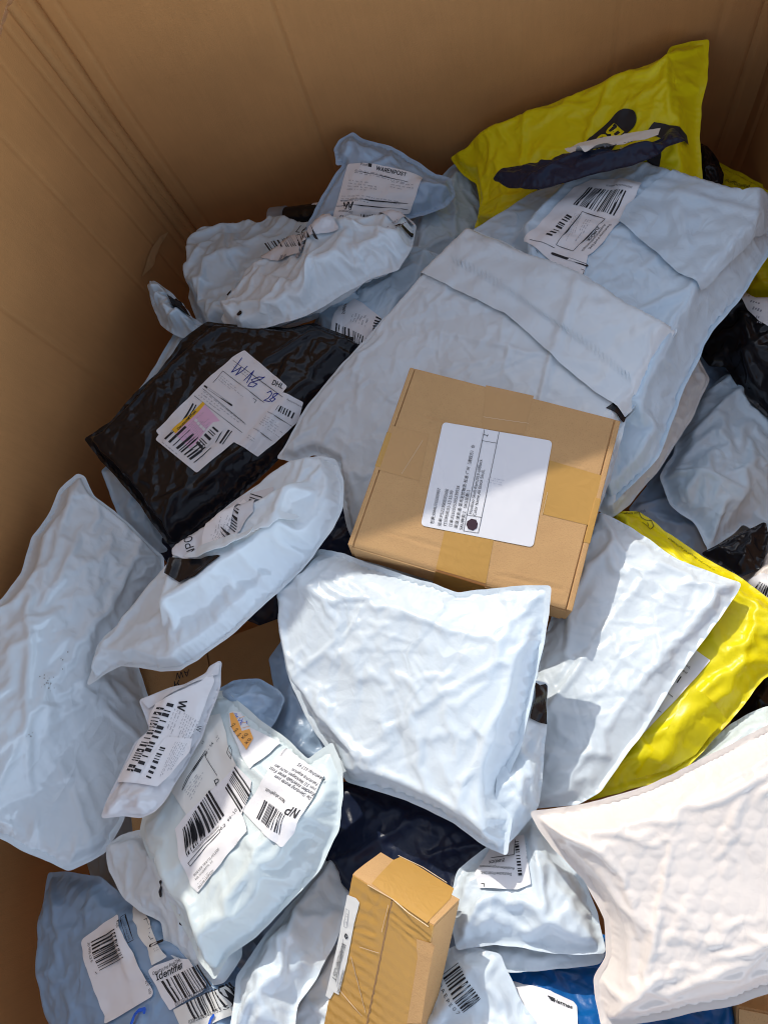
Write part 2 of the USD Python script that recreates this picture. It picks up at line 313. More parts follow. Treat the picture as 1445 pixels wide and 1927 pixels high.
            for t in np.linspace(-.75, .75, r.integers(3, 6)):
                th = b0 + half * t + r.normal(0, .06); e = np.array([math.cos(th), math.sin(th)]); q = Qw - a1; al = q @ e; ac = q @ [-e[1], e[0]]; ln = r.uniform(.03, .11); wd = .0022 + .055 * np.clip(al, 0, ln)
                cs += fan * r.uniform(.4, 1.1) * np.clip(al / .012, 0, 1) * np.clip(1 - al / ln, 0, 1) * np.clip(1 - np.abs(ac) / wd, 0, 1)
        sm = np.zeros(len(P)); SP = [Polygon(s.hits(poly, True)).buffer(0) for poly in stiff]
        for bp in SP: sm = np.maximum(sm, np.clip(1 - np.array(shapely.distance(shapely.points(P), bp)) / .012, 0, 1))
        h = h + (1 - .88 * sm) * (fold * cr + cra * cs) * np.clip(d / .012, 0, 1)
        mid = g(P) if g is not None else 0 * z
        edge = (meshkit.fbm(np.c_[P * 28, z] + off + 7, 3) - .5) * wav * 2.4
        X = np.c_[P, h + mid + edge]
        exf = ex * (.35 + 1.3 * meshkit.fbm(np.c_[P * 14, z] + off + 11, 2))
        for poly in stiff:
            bp = Polygon(s.hits(poly, True)).buffer(0); exf = np.where(shapely.contains_xy(bp.buffer(.004), P), exf * .15, exf)
        fl = mid + edge + h * keep - .002; fl[:nb] = -9
        X = relax(X, T, nb, fl, exf, it, 4, press, kb, seed)
        z = np.zeros(len(X))
        if sub: X, T = trimesh.remesh.subdivide_loop(X, T, 1); z = np.zeros(len(X))
        Q = X[:, :2] + .012 * np.stack([meshkit.noise(np.c_[X[:, :2] * 22, z] + off + 3), meshkit.noise(np.c_[X[:, :2] * 22, z] + off + 23)], 1) - .006; de = cKDTree(X[:nb, :2]).query(X[:, :2])[0]; fc = 0 * z
        for _ in range(int(nfine * (.5 + size / .35))):                    # fine hard creases of handled film
            a = Q[r.integers(len(Q))]; th = r.choice([.5, 1.1, 2.2]) + r.normal(0, .5) if r.uniform() < .6 else r.uniform(0, np.pi); ln = r.uniform(.008, .045); e = np.array([np.cos(th), np.sin(th)])
            k = np.nonzero(np.abs(Q - a).max(1) < ln)[0]; q = Q[k] - a; al = q @ e; ac = q @ [-e[1], e[0]]; wd = r.uniform(.0018, .0042); side = np.where(ac > 0, 1., r.uniform(.1, 1.))
            fc[k] += r.choice([1, 1, -1]) * wd * fine * np.clip(1 - np.abs(al) / ln, 0, 1) ** .7 * np.clip(1 - np.abs(ac) / wd * side, 0, 1)
        for bp in SP: fc *= 1 - .9 * np.clip(1 - np.array(shapely.distance(shapely.points(X[:, :2]), bp)) / .006, 0, 1)
        X[:, 2] += fc * np.clip(de / .004, 0, 1)
        if bubble is not None:
            poly, pitch, amp = bubble; bp = Polygon(s.hits(poly, True)).buffer(0); db = np.where(shapely.contains_xy(bp, X[:, :2]), np.array(shapely.distance(shapely.points(X[:, :2]), bp.exterior)), 0)
            ii = X[:, 1] / (pitch * .866); row = np.round(ii); uu = X[:, 0] / pitch - .5 * (row % 2); du = (uu - np.round(uu)) * pitch; dv = (ii - row) * pitch * .866; rr = np.sqrt(du ** 2 + dv ** 2)
            rad = pitch * .43; dome = np.sqrt(np.clip(1 - (rr / rad) ** 2, 0, 1)); dent = np.exp(-(du / (pitch * .20)) ** 2 - (dv / (pitch * .07)) ** 2) * .3
            var = .35 + 1.0 * meshkit.noise(np.c_[np.round(uu), row, 0 * row] * 1.7 + 3); X[:, 2] += amp * (dome - dent) * var * np.clip(db / .02, 0, 1) * np.clip(6 * (meshkit.noise(np.c_[X[:, :2] * 14, z] + 5) - .16), 0, 1)
        s.setpts(X[:, :2], X[:, 2])
        top3 = s.p3(X[:, :2], X[:, 2]); bot = s.p3(P, mid + edge - back * h - 1e-4 * (d > 0))
        base = np.array([*top3.mean(0)[:2], min(top3[:, 2].min(), bot[:, 2].min())])
        s.node = top(name, label, cat, base, group)
        s.front = part(s.node, 'front_sheet', (top3, T), mat, True)
        s.rear = part(s.node, 'back_sheet', (bot, T0[:, ::-1]), backmat or mat, True)

# ------------------------------------------------------------------ the carton
AX, BY, CX, FY = -.546, .78, .318, -.50
ZR, ZF, ZB = CAM[2] - .612, CAM[2] - .345, CAM[2] - 1.30
def bow(y): return -.055 * np.clip(np.sin(np.clip((y + .55) / 1.33, 0, 1) * np.pi), 0, 1) ** .8
def groove(t, c, wd, dp): return -dp * np.exp(-((t - c) / wd) ** 2)
def wall(axis, t0, t1, z0, z1, off, side, seed, lines, slant=0):
    """board along x (axis 0) or y (axis 1) standing at off; side = direction of the inside"""
    n = max(2, int((t1 - t0) / .003)); k = max(2, int((z1 - z0) / .03)); t = np.linspace(t0, t1, n); z = np.linspace(z0, z1, k); tt, zz = np.meshgrid(t, z); zz = zz + slant * (tt - t0) * (zz - z0) / (z1 - z0)
    dsp = (meshkit.fbm(np.c_[tt.ravel() * 3, zz.ravel() * 3, 0 * tt.ravel() + seed], 3, seed) - .5).reshape(tt.shape) * .012
    for c, wd, dp, drift in lines: dsp = dsp + groove(tt, c + drift * (zz - CAM[2] + .8) + .004 * (meshkit.noise(np.c_[0 * zz.ravel() + c * 70, zz.ravel() * 9, 0 * zz.ravel()]).reshape(zz.shape) - .5), wd, dp) * (.6 + .8 * meshkit.noise(np.c_[0 * zz.ravel() + c * 50, zz.ravel() * 5, 0 * zz.ravel()]).reshape(zz.shape))
    o = off + side * dsp + (bow(tt) if axis == 1 and off < 0 else 0)
    th = .008; g = lambda oo: np.stack([tt, oo, zz], -1) if axis == 0 else np.stack([oo, tt, zz], -1)
    A, Bk = g(o).reshape(-1, 3), g(o - side * th).reshape(-1, 3); i = np.arange(n * k).reshape(k, n); q = np.stack([i[:-1, :-1], i[:-1, 1:], i[1:, 1:], i[1:, :-1]], -1).reshape(-1, 4)
    T = np.vstack([q[:, [0, 1, 2]], q[:, [0, 2, 3]]]); 
    if (axis == 0) != (side < 0): T = T[:, ::-1]
    N = n * k; ring = np.concatenate([i[0], i[1:, -1], i[-1, -2::-1], i[-2:0:-1, 0]]); r2 = np.roll(ring, -1)
    S = np.vstack([np.stack([ring, ring + N, r2], 1), np.stack([r2, ring + N, r2 + N], 1)])
    return np.vstack([A, Bk]), np.vstack([T, T[:, ::-1] + N, S])
carton = top('cardboard_carton', 'huge open brown cardboard carton holding the whole heap of parcels', 'carton', (0, .14, ZB))
backlines = [(AX + .042, .0025, .0020, 0), (AX + .014, .003, .0065, .01), (-.262, .002, .0025, .0), (.02, .0015, .0010, 0), (.13, .002, .0012, .02), (.25, .004, .0016, 0), (.293, .003, .004, 0)]
leftlines = [(BY - .012, .003, .006, 0), (BY - .032, .003, .0025, -.01), (BY - .075, .0025, .0016, 0), (BY - .15, .003, .0012, .02), (BY - .33, .003, .0015, 0), (.1, .004, .002, 0)]
part(carton, 'wall_panel', wall(0, AX - .03, CX + .02, ZB, ZR, BY, -1, 1, backlines), 'carton_board', 40, 'back wall panel of the carton')
part(carton, 'wall_panel', wall(1, FY, BY + .012, ZB, ZR, AX, 1, 2, leftlines), 'carton_board', 40, 'bulging left wall panel of the carton')
part(carton, 'wall_panel', wall(1, FY, BY, ZB, ZR, CX, -1, 3, [(BY - .03, .004, .004, 0)]), 'carton_board', 40)
part(carton, 'wall_panel', wall(0, AX, CX, ZB, ZR, FY, 1, 4, []), 'carton_board', 40)
part(carton, 'flap', wall(0, AX - .02, CX + .02, ZR + .004, ZF + .098, BY + .006, -1, 5, backlines[1:], -.32), 'carton_board', 40, 'raised flap above the back wall')
part(carton, 'flap', wall(1, FY + .02, BY - .002, ZR + .004, ZF + .12, AX - .006, 1, 6, leftlines[2:]), 'carton_board', 40, 'raised flap above the left wall')
fl = trimesh.creation.box((CX - AX + .1, BY - FY, .008)); fl.apply_translation(((AX + CX) / 2, (BY + FY) / 2, ZB - .004)); part(carton, 'floor_panel', fl, 'carton_board')

# scuffed paper peeled from the left wall
ws = Surf(); ws.O, ws.eu, ws.ev, ws.n = np.array([AX, 0, 0.]), np.array([0, -1., 0]), np.array([0, 0, 1.]), np.array([1., 0, 0]); gy, gz = np.meshgrid(np.linspace(FY, BY, 160), np.linspace(ZB, ZR, 8)); ws.setpts(np.c_[-gy.ravel(), gz.ravel()], bow(gy.ravel()))
ws.patch(carton, 'peeled_paper', [(312, 436), (308, 444), (303, 452), (297, 461), (292, 476), (288, 484), (286, 497), (277, 508), (262, 520), (268, 503), (272, 488), (280, 468), (285, 460), (297, 444)], 'scuffed_liner', .0045, .003, hold=.001)

# ------------------------------------------------------------------ the heap, from the back of the carton to the front
G1 = 'plastic mailers heaped in the carton'
W = {}
W['yellow_back'] = Bag('yellow_mailer', 'crumpled yellow mailer leaning in the back right corner with a black oval logo', 'yellow_film',
    [(846,296),(870,280),(900,262),(1000,218),(1100,180),(1200,140),(1252,108),(1260,88),(1300,76),(1334,72),(1331,150),(1320,200),(1318,265),(1325,380),(1200,520),(1000,500),(925,445),(893,430),(905,395),(895,345),(872,330)],
    [(1334,80,.80),(860,300,.935),(950,440,.92)], .035, .06, .045, seed=1, group=G1, bumps=[([(950,280),(1250,170),(1290,300),(980,400)],.02,.06)])
W['yellow_right'] = Bag('yellow_mailer', 'yellow mailer with black warning print, mostly hidden behind the big pale blue mailer', 'yellow_film',
    [(1318,280),(1352,304),(1420,340),(1500,370),(1520,560),(1400,570),(1330,480)], [(1355,325,.97),(1445,370,.93),(1445,540,.90)], .03, .05, .03, seed=2, group=G1)
W['black_scrap'] = Bag('black_mailer', 'small crumpled black mailer corner between the two yellow mailers', 'black_film',
    [(1316,268),(1330,275),(1352,300),(1362,325),(1358,350),(1330,352),(1300,340),(1300,300)], [(1320,275,.93),(1360,330,.92),(1310,345,.92)], .02, .02, .06, seed=3, group=G1)
W['blue_behind'] = Bag('pale_blue_mailer', 'pale blue mailer squeezed between the back yellow mailer and the blue grey labelled mailer', 'pale_blue_film',
    [(830,330),(860,305),(895,325),(930,400),(900,470),(830,500),(770,500),(760,420)], [(850,330,.965),(800,470,.93),(900,440,.955)], .025, .04, .03, seed=4, group=G1)
W['twisted'] = Bag('pale_blue_mailer', 'pale blue mailer with a twisted crumpled end against the left wall', 'pale_blue_film',
    [(353,560),(365,510),(400,465),(440,447),(500,440),(530,425),(600,445),(680,430),(680,560),(520,620),(400,640),(370,600)],
    [(360,560,.95),(450,450,.985),(650,440,.93)], .045, .045, .09, seed=5, ncr=22, cra=.006, group=G1, bumps=[([(390,500),(440,470),(460,520),(400,570)],.015,.03)])
W['twist_tail'] = Bag('pale_blue_mailer', 'small crumpled pale blue bag end with a black lining standing at the left wall', 'pale_blue_film',
    [(275,530),(290,525),(318,548),(345,570),(362,600),(395,615),(370,640),(330,630),(300,610),(285,575)], [(280,530,.92),(390,620,.90),(320,630,.90)], .024, .018, .14, step=.0028, seed=6, ncr=16, cra=.007, group=G1, wav=.006)
W['under_black'] = Bag('pale_blue_mailer', 'pale blue mailer pinned underneath the black mailer, along the left wall', 'pale_blue_film',
    [(190,885),(205,870),(250,750),(275,715),(330,622),(420,600),(460,900),(400,1060),(320,1062),(230,990)], [(300,680,.91),(195,890,.855),(320,1050,.89)], .03, .05, .04, seed=7, group=G1)
W['blue_barcode'] = Bag('pale_blue_mailer', 'pale blue mailer with a barcode return label, lying under the large white flap mailer', 'pale_blue_film',
    [(610,560),(700,490),(790,465),(830,480),(810,540),(740,640),(690,680),(620,680),(590,610)], [(700,520,.90),(620,660,.885),(800,480,.885)], .035, .05, .04, seed=8, group=G1, stiff=[[(648,560),(722,600),(690,660),(622,630)]])
W['warenpost'] = Bag('blue_grey_mailer', 'blue grey mailer with a large white address label, leaning on the back wall', 'blue_grey_film',
    [(572,432),(600,378),(628,332),(645,310),(632,312),(628,278),(640,262),(663,246),(684,262),(735,274),(790,306),(820,328),(848,334),(858,368),(838,392),(770,412),(700,425),(640,440)],
    [(650,270,.865),(850,350,.90),(600,425,.88)], .028, .04, .06, seed=9, ncr=18, cra=.004, group=G1, stiff=[[(655,305),(798,334),(765,390),(610,410)]], step=.0033)
W['nkl'] = Bag('white_mailer', 'crinkled white mailer with a folded label edge, just below the blue grey labelled mailer', 'white_film',
    [(413,600),(440,560),(480,510),(520,483),(580,465),(640,425),(660,412),(700,416),(765,405),(784,425),(775,470),(750,510),(700,525),(650,550),(600,580),(550,605),(510,612),(455,625),(425,612)],
    [(440,590,.862),(770,420,.838),(520,610,.838)], .048, .045, .09, seed=10, ncr=24, cra=.006, group=G1, step=.0033, bumps=[([(650,440),(690,430),(640,540),(600,560)],.012,.03)])
W['black_dhl'] = Bag('black_mailer', 'black mailer carrying white shipping labels with W18 written in blue pen', 'black_film',
    [(158,825),(205,795),(250,742),(300,700),(340,640),(390,605),(450,612),(540,615),(590,608),(690,645),(700,690),(600,760),(530,860),(450,935),(385,985),(325,1035),(305,1010),(270,960),(225,905),(185,862)],
    [(165,825,.84),(640,650,.855),(330,1030,.84)], .040, .05, .018, seed=11, group=G1, stiff=[[(300,820),(450,655),(560,770),(470,890),(380,895)]], step=.0036)
W['left_big'] = Bag('pale_blue_mailer', 'big puffy pale mailer slumped against the left wall, dirty spots on its front', 'white_film',
    [(145,890),(160,897),(178,935),(215,960),(262,1005),(308,1048),(310,1080),(250,1180),(262,1260),(290,1350),(290,1420),(250,1450),(235,1540),(200,1605),(165,1625),(130,1640),(95,1622),(50,1605),(0,1580),(-60,1540),(-80,1250),(-40,1150),(0,1130),(40,1080),(60,1010),(95,960),(110,920)],
    [(145,895,.80),(0,1200,.735),(250,1450,.80)], .06, .08, .026, seed=12, group=G1, bumps=[([(80,1150),(150,1100),(170,1300),(60,1380)],.015,.07)])
W['big_label_blue'] = Bag('pale_blue_mailer', 'large pale blue mailer with a ZURÜCK barcode label and a wide folded flap', 'pale_blue_film',
    [(860,470),(950,410),(1000,372),(1055,342),(1110,322),(1160,313),(1200,318),(1280,345),(1350,366),(1400,379),(1460,376),(1462,430),(1446,480),(1420,520),(1395,560),(1350,615),(1325,650),(1285,740),(1240,860),(1150,950),(1060,850),(960,640)],
    [(1110,325,.86),(1440,400,.80),(1270,700,.80)], .05, .06, .025, seed=13, bumps=[([(1010,480),(1115,345),(1200,335),(1430,390),(1428,440),(1385,500),(1330,558),(1280,640),(1210,790),(1100,800)],.024,.022)], group=G1, stiff=[[(1095,335),(1200,345),(1110,500),(980,460)]])
W['navy_strip'] = Bag('navy_mailer', 'slim navy mailer lying edge-on across the big pale blue mailer', 'navy_film',
    [(926,336),(942,318),(1010,306),(1090,296),(1160,280),(1242,262),(1262,240),(1290,262),(1250,275),(1235,290),(1190,308),(1130,324),(1060,346),(1000,357),(955,352)],
    [(935,335,.83),(1250,262,.775),(1060,340,.785)], .013, .02, .012, seed=14, group=G1, step=.003)
W['big_white'] = Bag('white_mailer', 'very large white mailer with a wide sealed flap, under the flat cardboard box', 'white_film_smooth',
    [(883,430),(905,436),(1000,478),(1110,520),(1212,588),(1240,600),(1275,624),(1258,655),(1235,690),(1195,770),(1178,786),(1150,900),(1080,1080),(880,1120),(680,1060),(655,1000),(640,930),(635,875),(590,855),(560,872),(520,862),(545,820),(580,760),(640,690),(720,602),(800,512)],
    [(885,435,.818),(1245,605,.768),(560,860,.822)], .035, .05, .022, seed=15, group=G1)
W['wrapped_flat'] = Bag('white_mailer', 'narrow white film parcel with folded creases, right of the flat cardboard box', 'white_film',
    [(1180,770),(1240,690),(1290,640),(1312,668),(1336,712),(1300,792),(1235,890),(1185,950),(1150,975),(1120,960),(1130,880)], [(1290,650,.85),(1330,712,.86),(1145,955,.81)], .012, .02, .03, seed=16, group=G1, step=.0033)
W['black_right'] = Bag('black_mailer', 'glossy black crumpled mailer with a white label at the right edge', 'black_film',
    [(1305,650),(1330,605),(1385,548),(1450,570),(1540,590),(1550,790),(1470,810),(1400,745),(1365,690),(1335,690)], [(1310,640,.90),(1445,560,.88),(1400,740,.88)], .05, .05, .07, seed=17, group=G1)
W['grey_right'] = Bag('blue_grey_mailer', 'crinkled grey blue mailer in the hollow at the right edge', 'pale_blue_film',
    [(1290,760),(1335,715),(1360,725),(1405,748),(1470,805),(1540,830),(1540,1000),(1445,1015),(1400,985),(1375,1010),(1335,1038),(1305,985),(1262,950),(1240,895),(1265,855)], [(1345,720,.93),(1270,860,.885),(1400,1000,.875)], .045, .06, .05, seed=18, ncr=18, cra=.004, group=G1)
W['grey_under'] = Bag('blue_grey_mailer', 'smooth grey mailer in the gap below the narrow white film parcel', 'blue_grey_film',
    [(1180,960),(1235,890),(1275,860),(1330,960),(1345,1050),(1300,1045),(1240,1000)], [(1240,895,.905),(1200,960,.89),(1320,1030,.895)], .012, .03, .02, seed=19, group=G1)
W['black_flat'] = Bag('black_mailer', 'flat black mailer sticking up beside the yellow mailer at the right edge', 'black_film',
    [(1318,1042),(1360,1018),(1400,1000),(1440,981),(1446,1010),(1440,1045),(1432,1070),(1392,1088)], [(1320,1040,.855),(1440,985,.85),(1390,1085,.83)], .012, .02, .03, seed=20, group=G1, step=.003)
W['pale_right'] = Bag('white_mailer', 'pale mailer corner with a barcode at the right edge below the flat black mailer', 'blush_film',
    [(1385,1090),(1432,1062),(1450,1035),(1520,1060),(1520,1200),(1440,1160)], [(1390,1090,.84),(1445,1040,.84),(1445,1140,.825)], .012, .02, .03, seed=21, group=G1)
W['yellow_long'] = Bag('yellow_mailer', 'long bright yellow mailer running diagonally on the right under the sunlit white mailer', 'yellow_film',
    [(1148,966),(1200,962),(1236,985),(1250,1000),(1310,1040),(1385,1080),(1450,1130),(1520,1160),(1520,1260),(1440,1275),(1405,1320),(1362,1372),(1320,1420),(1300,1440),(1220,1478),(1112,1506),(1060,1500),(1080,1300),(1120,1100)],
    [(1170,970,.82),(1445,1150,.773),(1120,1500,.744)], .025, .04, .03, seed=22, group=G1)
W['green_edge'] = Bag('green_grey_mailer', 'pale green grey mailer behind the top edge of the bubble mailer', 'green_grey_film',
    [(1225,1482),(1310,1415),(1375,1362),(1410,1342),(1445,1328),(1540,1330),(1540,1460),(1300,1500)], [(1230,1478,.745),(1445,1330,.76),(1445,1430,.74)], .015, .03, .02, seed=23, group=G1)
W['dark_gap'] = Bag('black_mailer', 'black mailer in the dark gap under the yellow mailer at the right edge', 'black_film',
    [(1365,1380),(1400,1300),(1445,1255),(1520,1240),(1520,1360),(1420,1370)], [(1370,1370,.80),(1445,1260,.81),(1500,1340,.80)], .015, .03, .04, seed=24, group=G1)
W['white_mid'] = Bag('white_mailer', 'smooth white mailer with a sunlit right half, right of the flat cardboard box', 'white_film_smooth',
    [(1128,962),(1180,988),(1228,1018),(1275,1054),(1320,1070),(1398,1098),(1388,1118),(1340,1180),(1285,1262),(1200,1390),(1130,1490),(1085,1516),(1000,1522),(965,1480),(985,1350),(1020,1220),(1050,1110),(1090,1020)],
    [(1130,967,.785),(1395,1100,.745),(1000,1520,.72)], .018, .045, .02, seed=25, group=G1)
W['torn_strip'] = Bag('white_mailer', 'narrow torn white mailer with a dark hole, just right of the crumpled white mailer', 'white_film',
    [(945,1290),(990,1276),(1030,1284),(1030,1370),(1022,1450),(1012,1515),(985,1560),(950,1600),(930,1500)], [(1000,1280,.685),(1028,1370,.69),(955,1600,.67)], .006, .02, .02, seed=26, group=G1)
W['npost'] = Bag('white_mailer', 'white mailer with a half hidden label and a torn lifted strip, left of centre', 'white_film_smooth',
    [(161,1292),(180,1215),(205,1190),(245,1150),(285,1095),(330,1040),(400,975),(480,912),(560,868),(602,855),(630,862),(648,905),(645,955),(625,1000),(580,1060),(530,1110),(480,1155),(400,1222),(340,1262),(300,1266),(262,1258),(228,1252),(195,1268)],
    [(175,1280,.735),(340,1030,.755),(625,880,.735)], .03, .04, .035, stiff=[[(345,1050),(420,950),(500,918),(510,925),(430,1020)]], seed=27, ncr=14, cra=.003, group=G1, bumps=[([(380,1065),(480,1005),(580,960),(560,1020),(420,1120),(360,1160)],.028,.025)])
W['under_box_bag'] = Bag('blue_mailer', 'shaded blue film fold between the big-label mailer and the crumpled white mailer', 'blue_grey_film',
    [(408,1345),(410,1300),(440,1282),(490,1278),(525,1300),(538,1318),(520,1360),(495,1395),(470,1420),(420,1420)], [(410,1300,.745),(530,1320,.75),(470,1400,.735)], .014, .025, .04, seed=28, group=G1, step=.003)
W['centre'] = Bag('white_mailer', 'crumpled white mailer in the middle with one corner over the flat cardboard box', 'white_film',
    [(522,1115),(545,1085),(600,1033),(650,1042),(700,1062),(760,1082),(820,1098),(860,1116),(905,1108),(950,1106),(1000,1100),(1036,1101),(1033,1150),(1022,1210),(1005,1290),(1000,1320),(980,1400),(963,1445),(950,1480),(965,1540),(955,1612),(900,1585),(850,1550),(780,1515),(720,1492),(650,1472),(630,1430),(600,1390),(570,1340),(540,1260),(525,1190)],
    [(530,1120,.74),(1030,1110,.665),(650,1470,.71)], .038, .06, .014, seed=29, group=G1, step=.0036)
W['lumpy'] = Bag('white_mailer', 'lumpy white mailer with black marks, under the mailer with big barcode labels, lower left', 'white_film',
    [(200,1592),(225,1572),(262,1560),(300,1580),(400,1600),(450,1700),(455,1800),(420,1850),(400,1855),(345,1822),(310,1790),(300,1735),(262,1715),(230,1690),(205,1640)], [(200,1590,.765),(400,1850,.70),(300,1580,.755)], .035, .05, .05, seed=30, ncr=16, cra=.004, group=G1)
W['blue_low'] = Bag('blue_mailer', 'blue tinted mailer with white barcode labels in the bottom left corner', 'blue_film',
    [(90,1642),(130,1640),(190,1650),(240,1690),(330,1700),(460,1830),(480,1960),(400,1990),(120,1990),(95,1900),(82,1800),(80,1720)], [(100,1650,.81),(90,1900,.79),(400,1880,.725)], .04, .06, .05, seed=31, group=G1, stiff=[[(157,1765),(240,1718),(295,1880),(200,1927)],[(250,1690),(310,1740),(330,1830),(290,1810)],[(285,1830),(340,1800),(400,1800),(450,1850),(455,1930),(330,1935)]])
W['white_low'] = Bag('white_mailer', 'shiny white mailer between the mailer with big barcode labels and the upright cardboard box', 'white_film',
    [(442,1880),(445,1840),(500,1760),(560,1690),(645,1560),(662,1640),(655,1720),(625,1790),(600,1840),(560,1890),(552,1960),(430,1960)], [(640,1620,.75),(450,1850,.70),(560,1900,.69)], .03, .05, .045, seed=32, ncr=16, cra=.004, group=G1)
W['bottom_white'] = Bag('white_mailer', 'grey white mailer at the bottom edge, left of the upright cardboard box', 'white_film_smooth',
    [(530,1900),(600,1800),(660,1760),(690,1980),(530,1980)], [(540,1900,.73),(640,1800,.735),(640,1940,.72)], .02, .04, .02, seed=33, group=G1)
W['navy_mid'] = Bag('navy_mailer', 'dark navy mailer under the crumpled white mailer, above the upright cardboard box', 'navy_film',
    [(600,1600),(640,1470),(720,1480),(800,1515),(860,1540),(935,1585),(920,1630),(880,1710),(860,1740),(700,1720),(640,1660)], [(645,1480,.76),(930,1590,.72),(700,1690,.73)], .014, .03, .006, seed=34, group=G1)
W['zurueck'] = Bag('white_mailer', 'crinkled white mailer with an upside down ZURÜCK label, left of the bubble mailer', 'white_film',
    [(860,1640),(920,1590),(975,1560),(1000,1535),(1035,1560),(1070,1620),(1100,1660),(1125,1720),(1142,1795),(1090,1800),(1000,1790),(930,1780),(860,1790),(840,1720)], [(1010,1540,.715),(1140,1790,.685),(880,1650,.70)], .028, .04, .05, seed=35, ncr=18, cra=.004, group=G1, stiff=[[(900,1590),(990,1580),(1000,1670),(890,1680)]])
W['cobalt'] = Bag('cobalt_mailer', 'bright blue mailer with a white winged-logo label at the bottom edge', 'cobalt_film',
    [(900,1810),(1010,1770),(1130,1760),(1300,1800),(1390,1870),(1388,1990),(940,1990)], [(960,1830,.725),(1380,1900,.72),(1100,1927,.70)], .015, .04, .02, seed=36, group=G1)
W['white_behind_code'] = Bag('white_mailer', 'plain white mailer strip between the ZURÜCK mailer and the bright blue mailer', 'white_film_smooth',
    [(860,1740),(930,1770),(1000,1785),(1142,1790),(1130,1815),(1010,1828),(960,1832),(900,1820)], [(880,1760,.705),(1140,1795,.70),(960,1830,.695)], .01, .02, .015, seed=37, group=G1)
W['barcode_low'] = Bag('white_mailer', 'white mailer printed with a barcode at the bottom, right of the upright cardboard box', 'white_film_smooth',
    [(780,1900),(830,1790),(862,1780),(900,1785),(940,1795),(962,1840),(985,1890),(1012,1930),(1020,1990),(780,1990)], [(860,1780,.69),(1010,1927,.68),(840,1920,.69)], .02, .04, .02, seed=38, group=G1, stiff=[[(800,1830),(870,1800),(930,1890),(860,1910)]])
W['roever'] = Bag('green_grey_mailer', 'pale mailer covered with big shipping labels, front left beside the small grey bubble mailer', 'green_grey_film',
    [(405,1300),(430,1300),(450,1322),(500,1362),(545,1395),(578,1430),(605,1410),(625,1395),(645,1450),(646,1500),(638,1560),(600,1640),(545,1700),(480,1765),(430,1800),(403,1850),(375,1810),(345,1750),(325,1715),(290,1640),(262,1565),(270,1530),(320,1470),(360,1400)],
    [(430,1310,.735),(640,1430,.69),(400,1840,.68)], .035, .05, .035, seed=39, group=G1, step=.0034, stiff=[[(325,1480),(350,1420),(385,1345),(430,1340),(450,1440),(478,1475),(470,1560),(375,1690),(335,1560)],[(430,1345),(455,1335),(535,1400),(480,1450)],[(470,1490),(520,1380),(640,1420),(550,1600)]], bumps=[([(340,1640),(480,1600),(560,1560),(420,1740)],.01,.03)])
W['small_w'] = Bag('grey_mailer', 'small grey padded mailer with a W label and barcodes at the left', 'grey_pouch',
    [(190,1541),(200,1510),(228,1450),(255,1395),(281,1372),(262,1318),(300,1302),(345,1288),(390,1265),(393,1254),(419,1241),(415,1290),(405,1325),(380,1385),(345,1450),(310,1510),(290,1530),(265,1541),(230,1538)],
    [(262,1318,.70),(418,1242,.715),(195,1540,.68)], .014, .025, .012, seed=40, group=G1, step=.003, stiff=[[(215,1475),(290,1330),(395,1270),(400,1300),(300,1485)]])
W['bubble'] = Bag('bubble_mailer', 'large blush white bubble mailer with raised bubbles at the lower right', 'blush_film',
    [(996,1527),(1050,1521),(1100,1513),(1150,1500),(1232,1474),(1330,1425),(1400,1385),(1445,1364),(1530,1330),(1590,1500),(1570,1820),(1480,1862),(1390,1890),(1300,1908),(1200,1927),(1132,1935),(1120,1880),(1114,1838),(1140,1800),(1138,1730),(1100,1660),(1040,1600),(1012,1560)],
    [(1000,1530,.665),(1445,1370,.645),(1150,1900,.668)], .04, .05, .012, fine=.08, seed=41, nfac=0, ncr=8, cra=.002, group=G1, step=.0026, bubble=([(1030,1575),(1200,1530),(1560,1430),(1570,1810),(1300,1890),(1150,1880),(1150,1720)],.0134,.0008))
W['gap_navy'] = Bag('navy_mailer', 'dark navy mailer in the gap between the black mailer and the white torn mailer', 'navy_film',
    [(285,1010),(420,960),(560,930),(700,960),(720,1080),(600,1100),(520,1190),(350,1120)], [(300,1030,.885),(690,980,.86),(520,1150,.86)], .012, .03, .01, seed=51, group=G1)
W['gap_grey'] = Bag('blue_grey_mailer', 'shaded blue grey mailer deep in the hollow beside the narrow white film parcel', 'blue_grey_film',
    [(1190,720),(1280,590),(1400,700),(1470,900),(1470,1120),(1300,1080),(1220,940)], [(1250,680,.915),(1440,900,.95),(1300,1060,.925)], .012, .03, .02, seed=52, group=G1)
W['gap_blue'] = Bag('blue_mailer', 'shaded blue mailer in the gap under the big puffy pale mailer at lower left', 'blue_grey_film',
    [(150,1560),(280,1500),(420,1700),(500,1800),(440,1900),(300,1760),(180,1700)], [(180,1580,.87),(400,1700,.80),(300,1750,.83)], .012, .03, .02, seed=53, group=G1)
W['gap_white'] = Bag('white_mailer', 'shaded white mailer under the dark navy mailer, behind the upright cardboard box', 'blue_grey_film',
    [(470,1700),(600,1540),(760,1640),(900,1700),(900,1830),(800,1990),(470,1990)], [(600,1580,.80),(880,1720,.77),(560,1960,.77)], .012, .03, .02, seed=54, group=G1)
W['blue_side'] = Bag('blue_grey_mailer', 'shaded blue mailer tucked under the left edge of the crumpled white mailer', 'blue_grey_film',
    [(505,1240),(545,1180),(600,1300),(660,1440),(640,1470),(580,1450),(530,1420),(470,1430),(490,1360),(520,1320)], [(520,1250,.785),(640,1440,.745),(490,1420,.76)], .014, .03, .04, seed=55, group=G1)

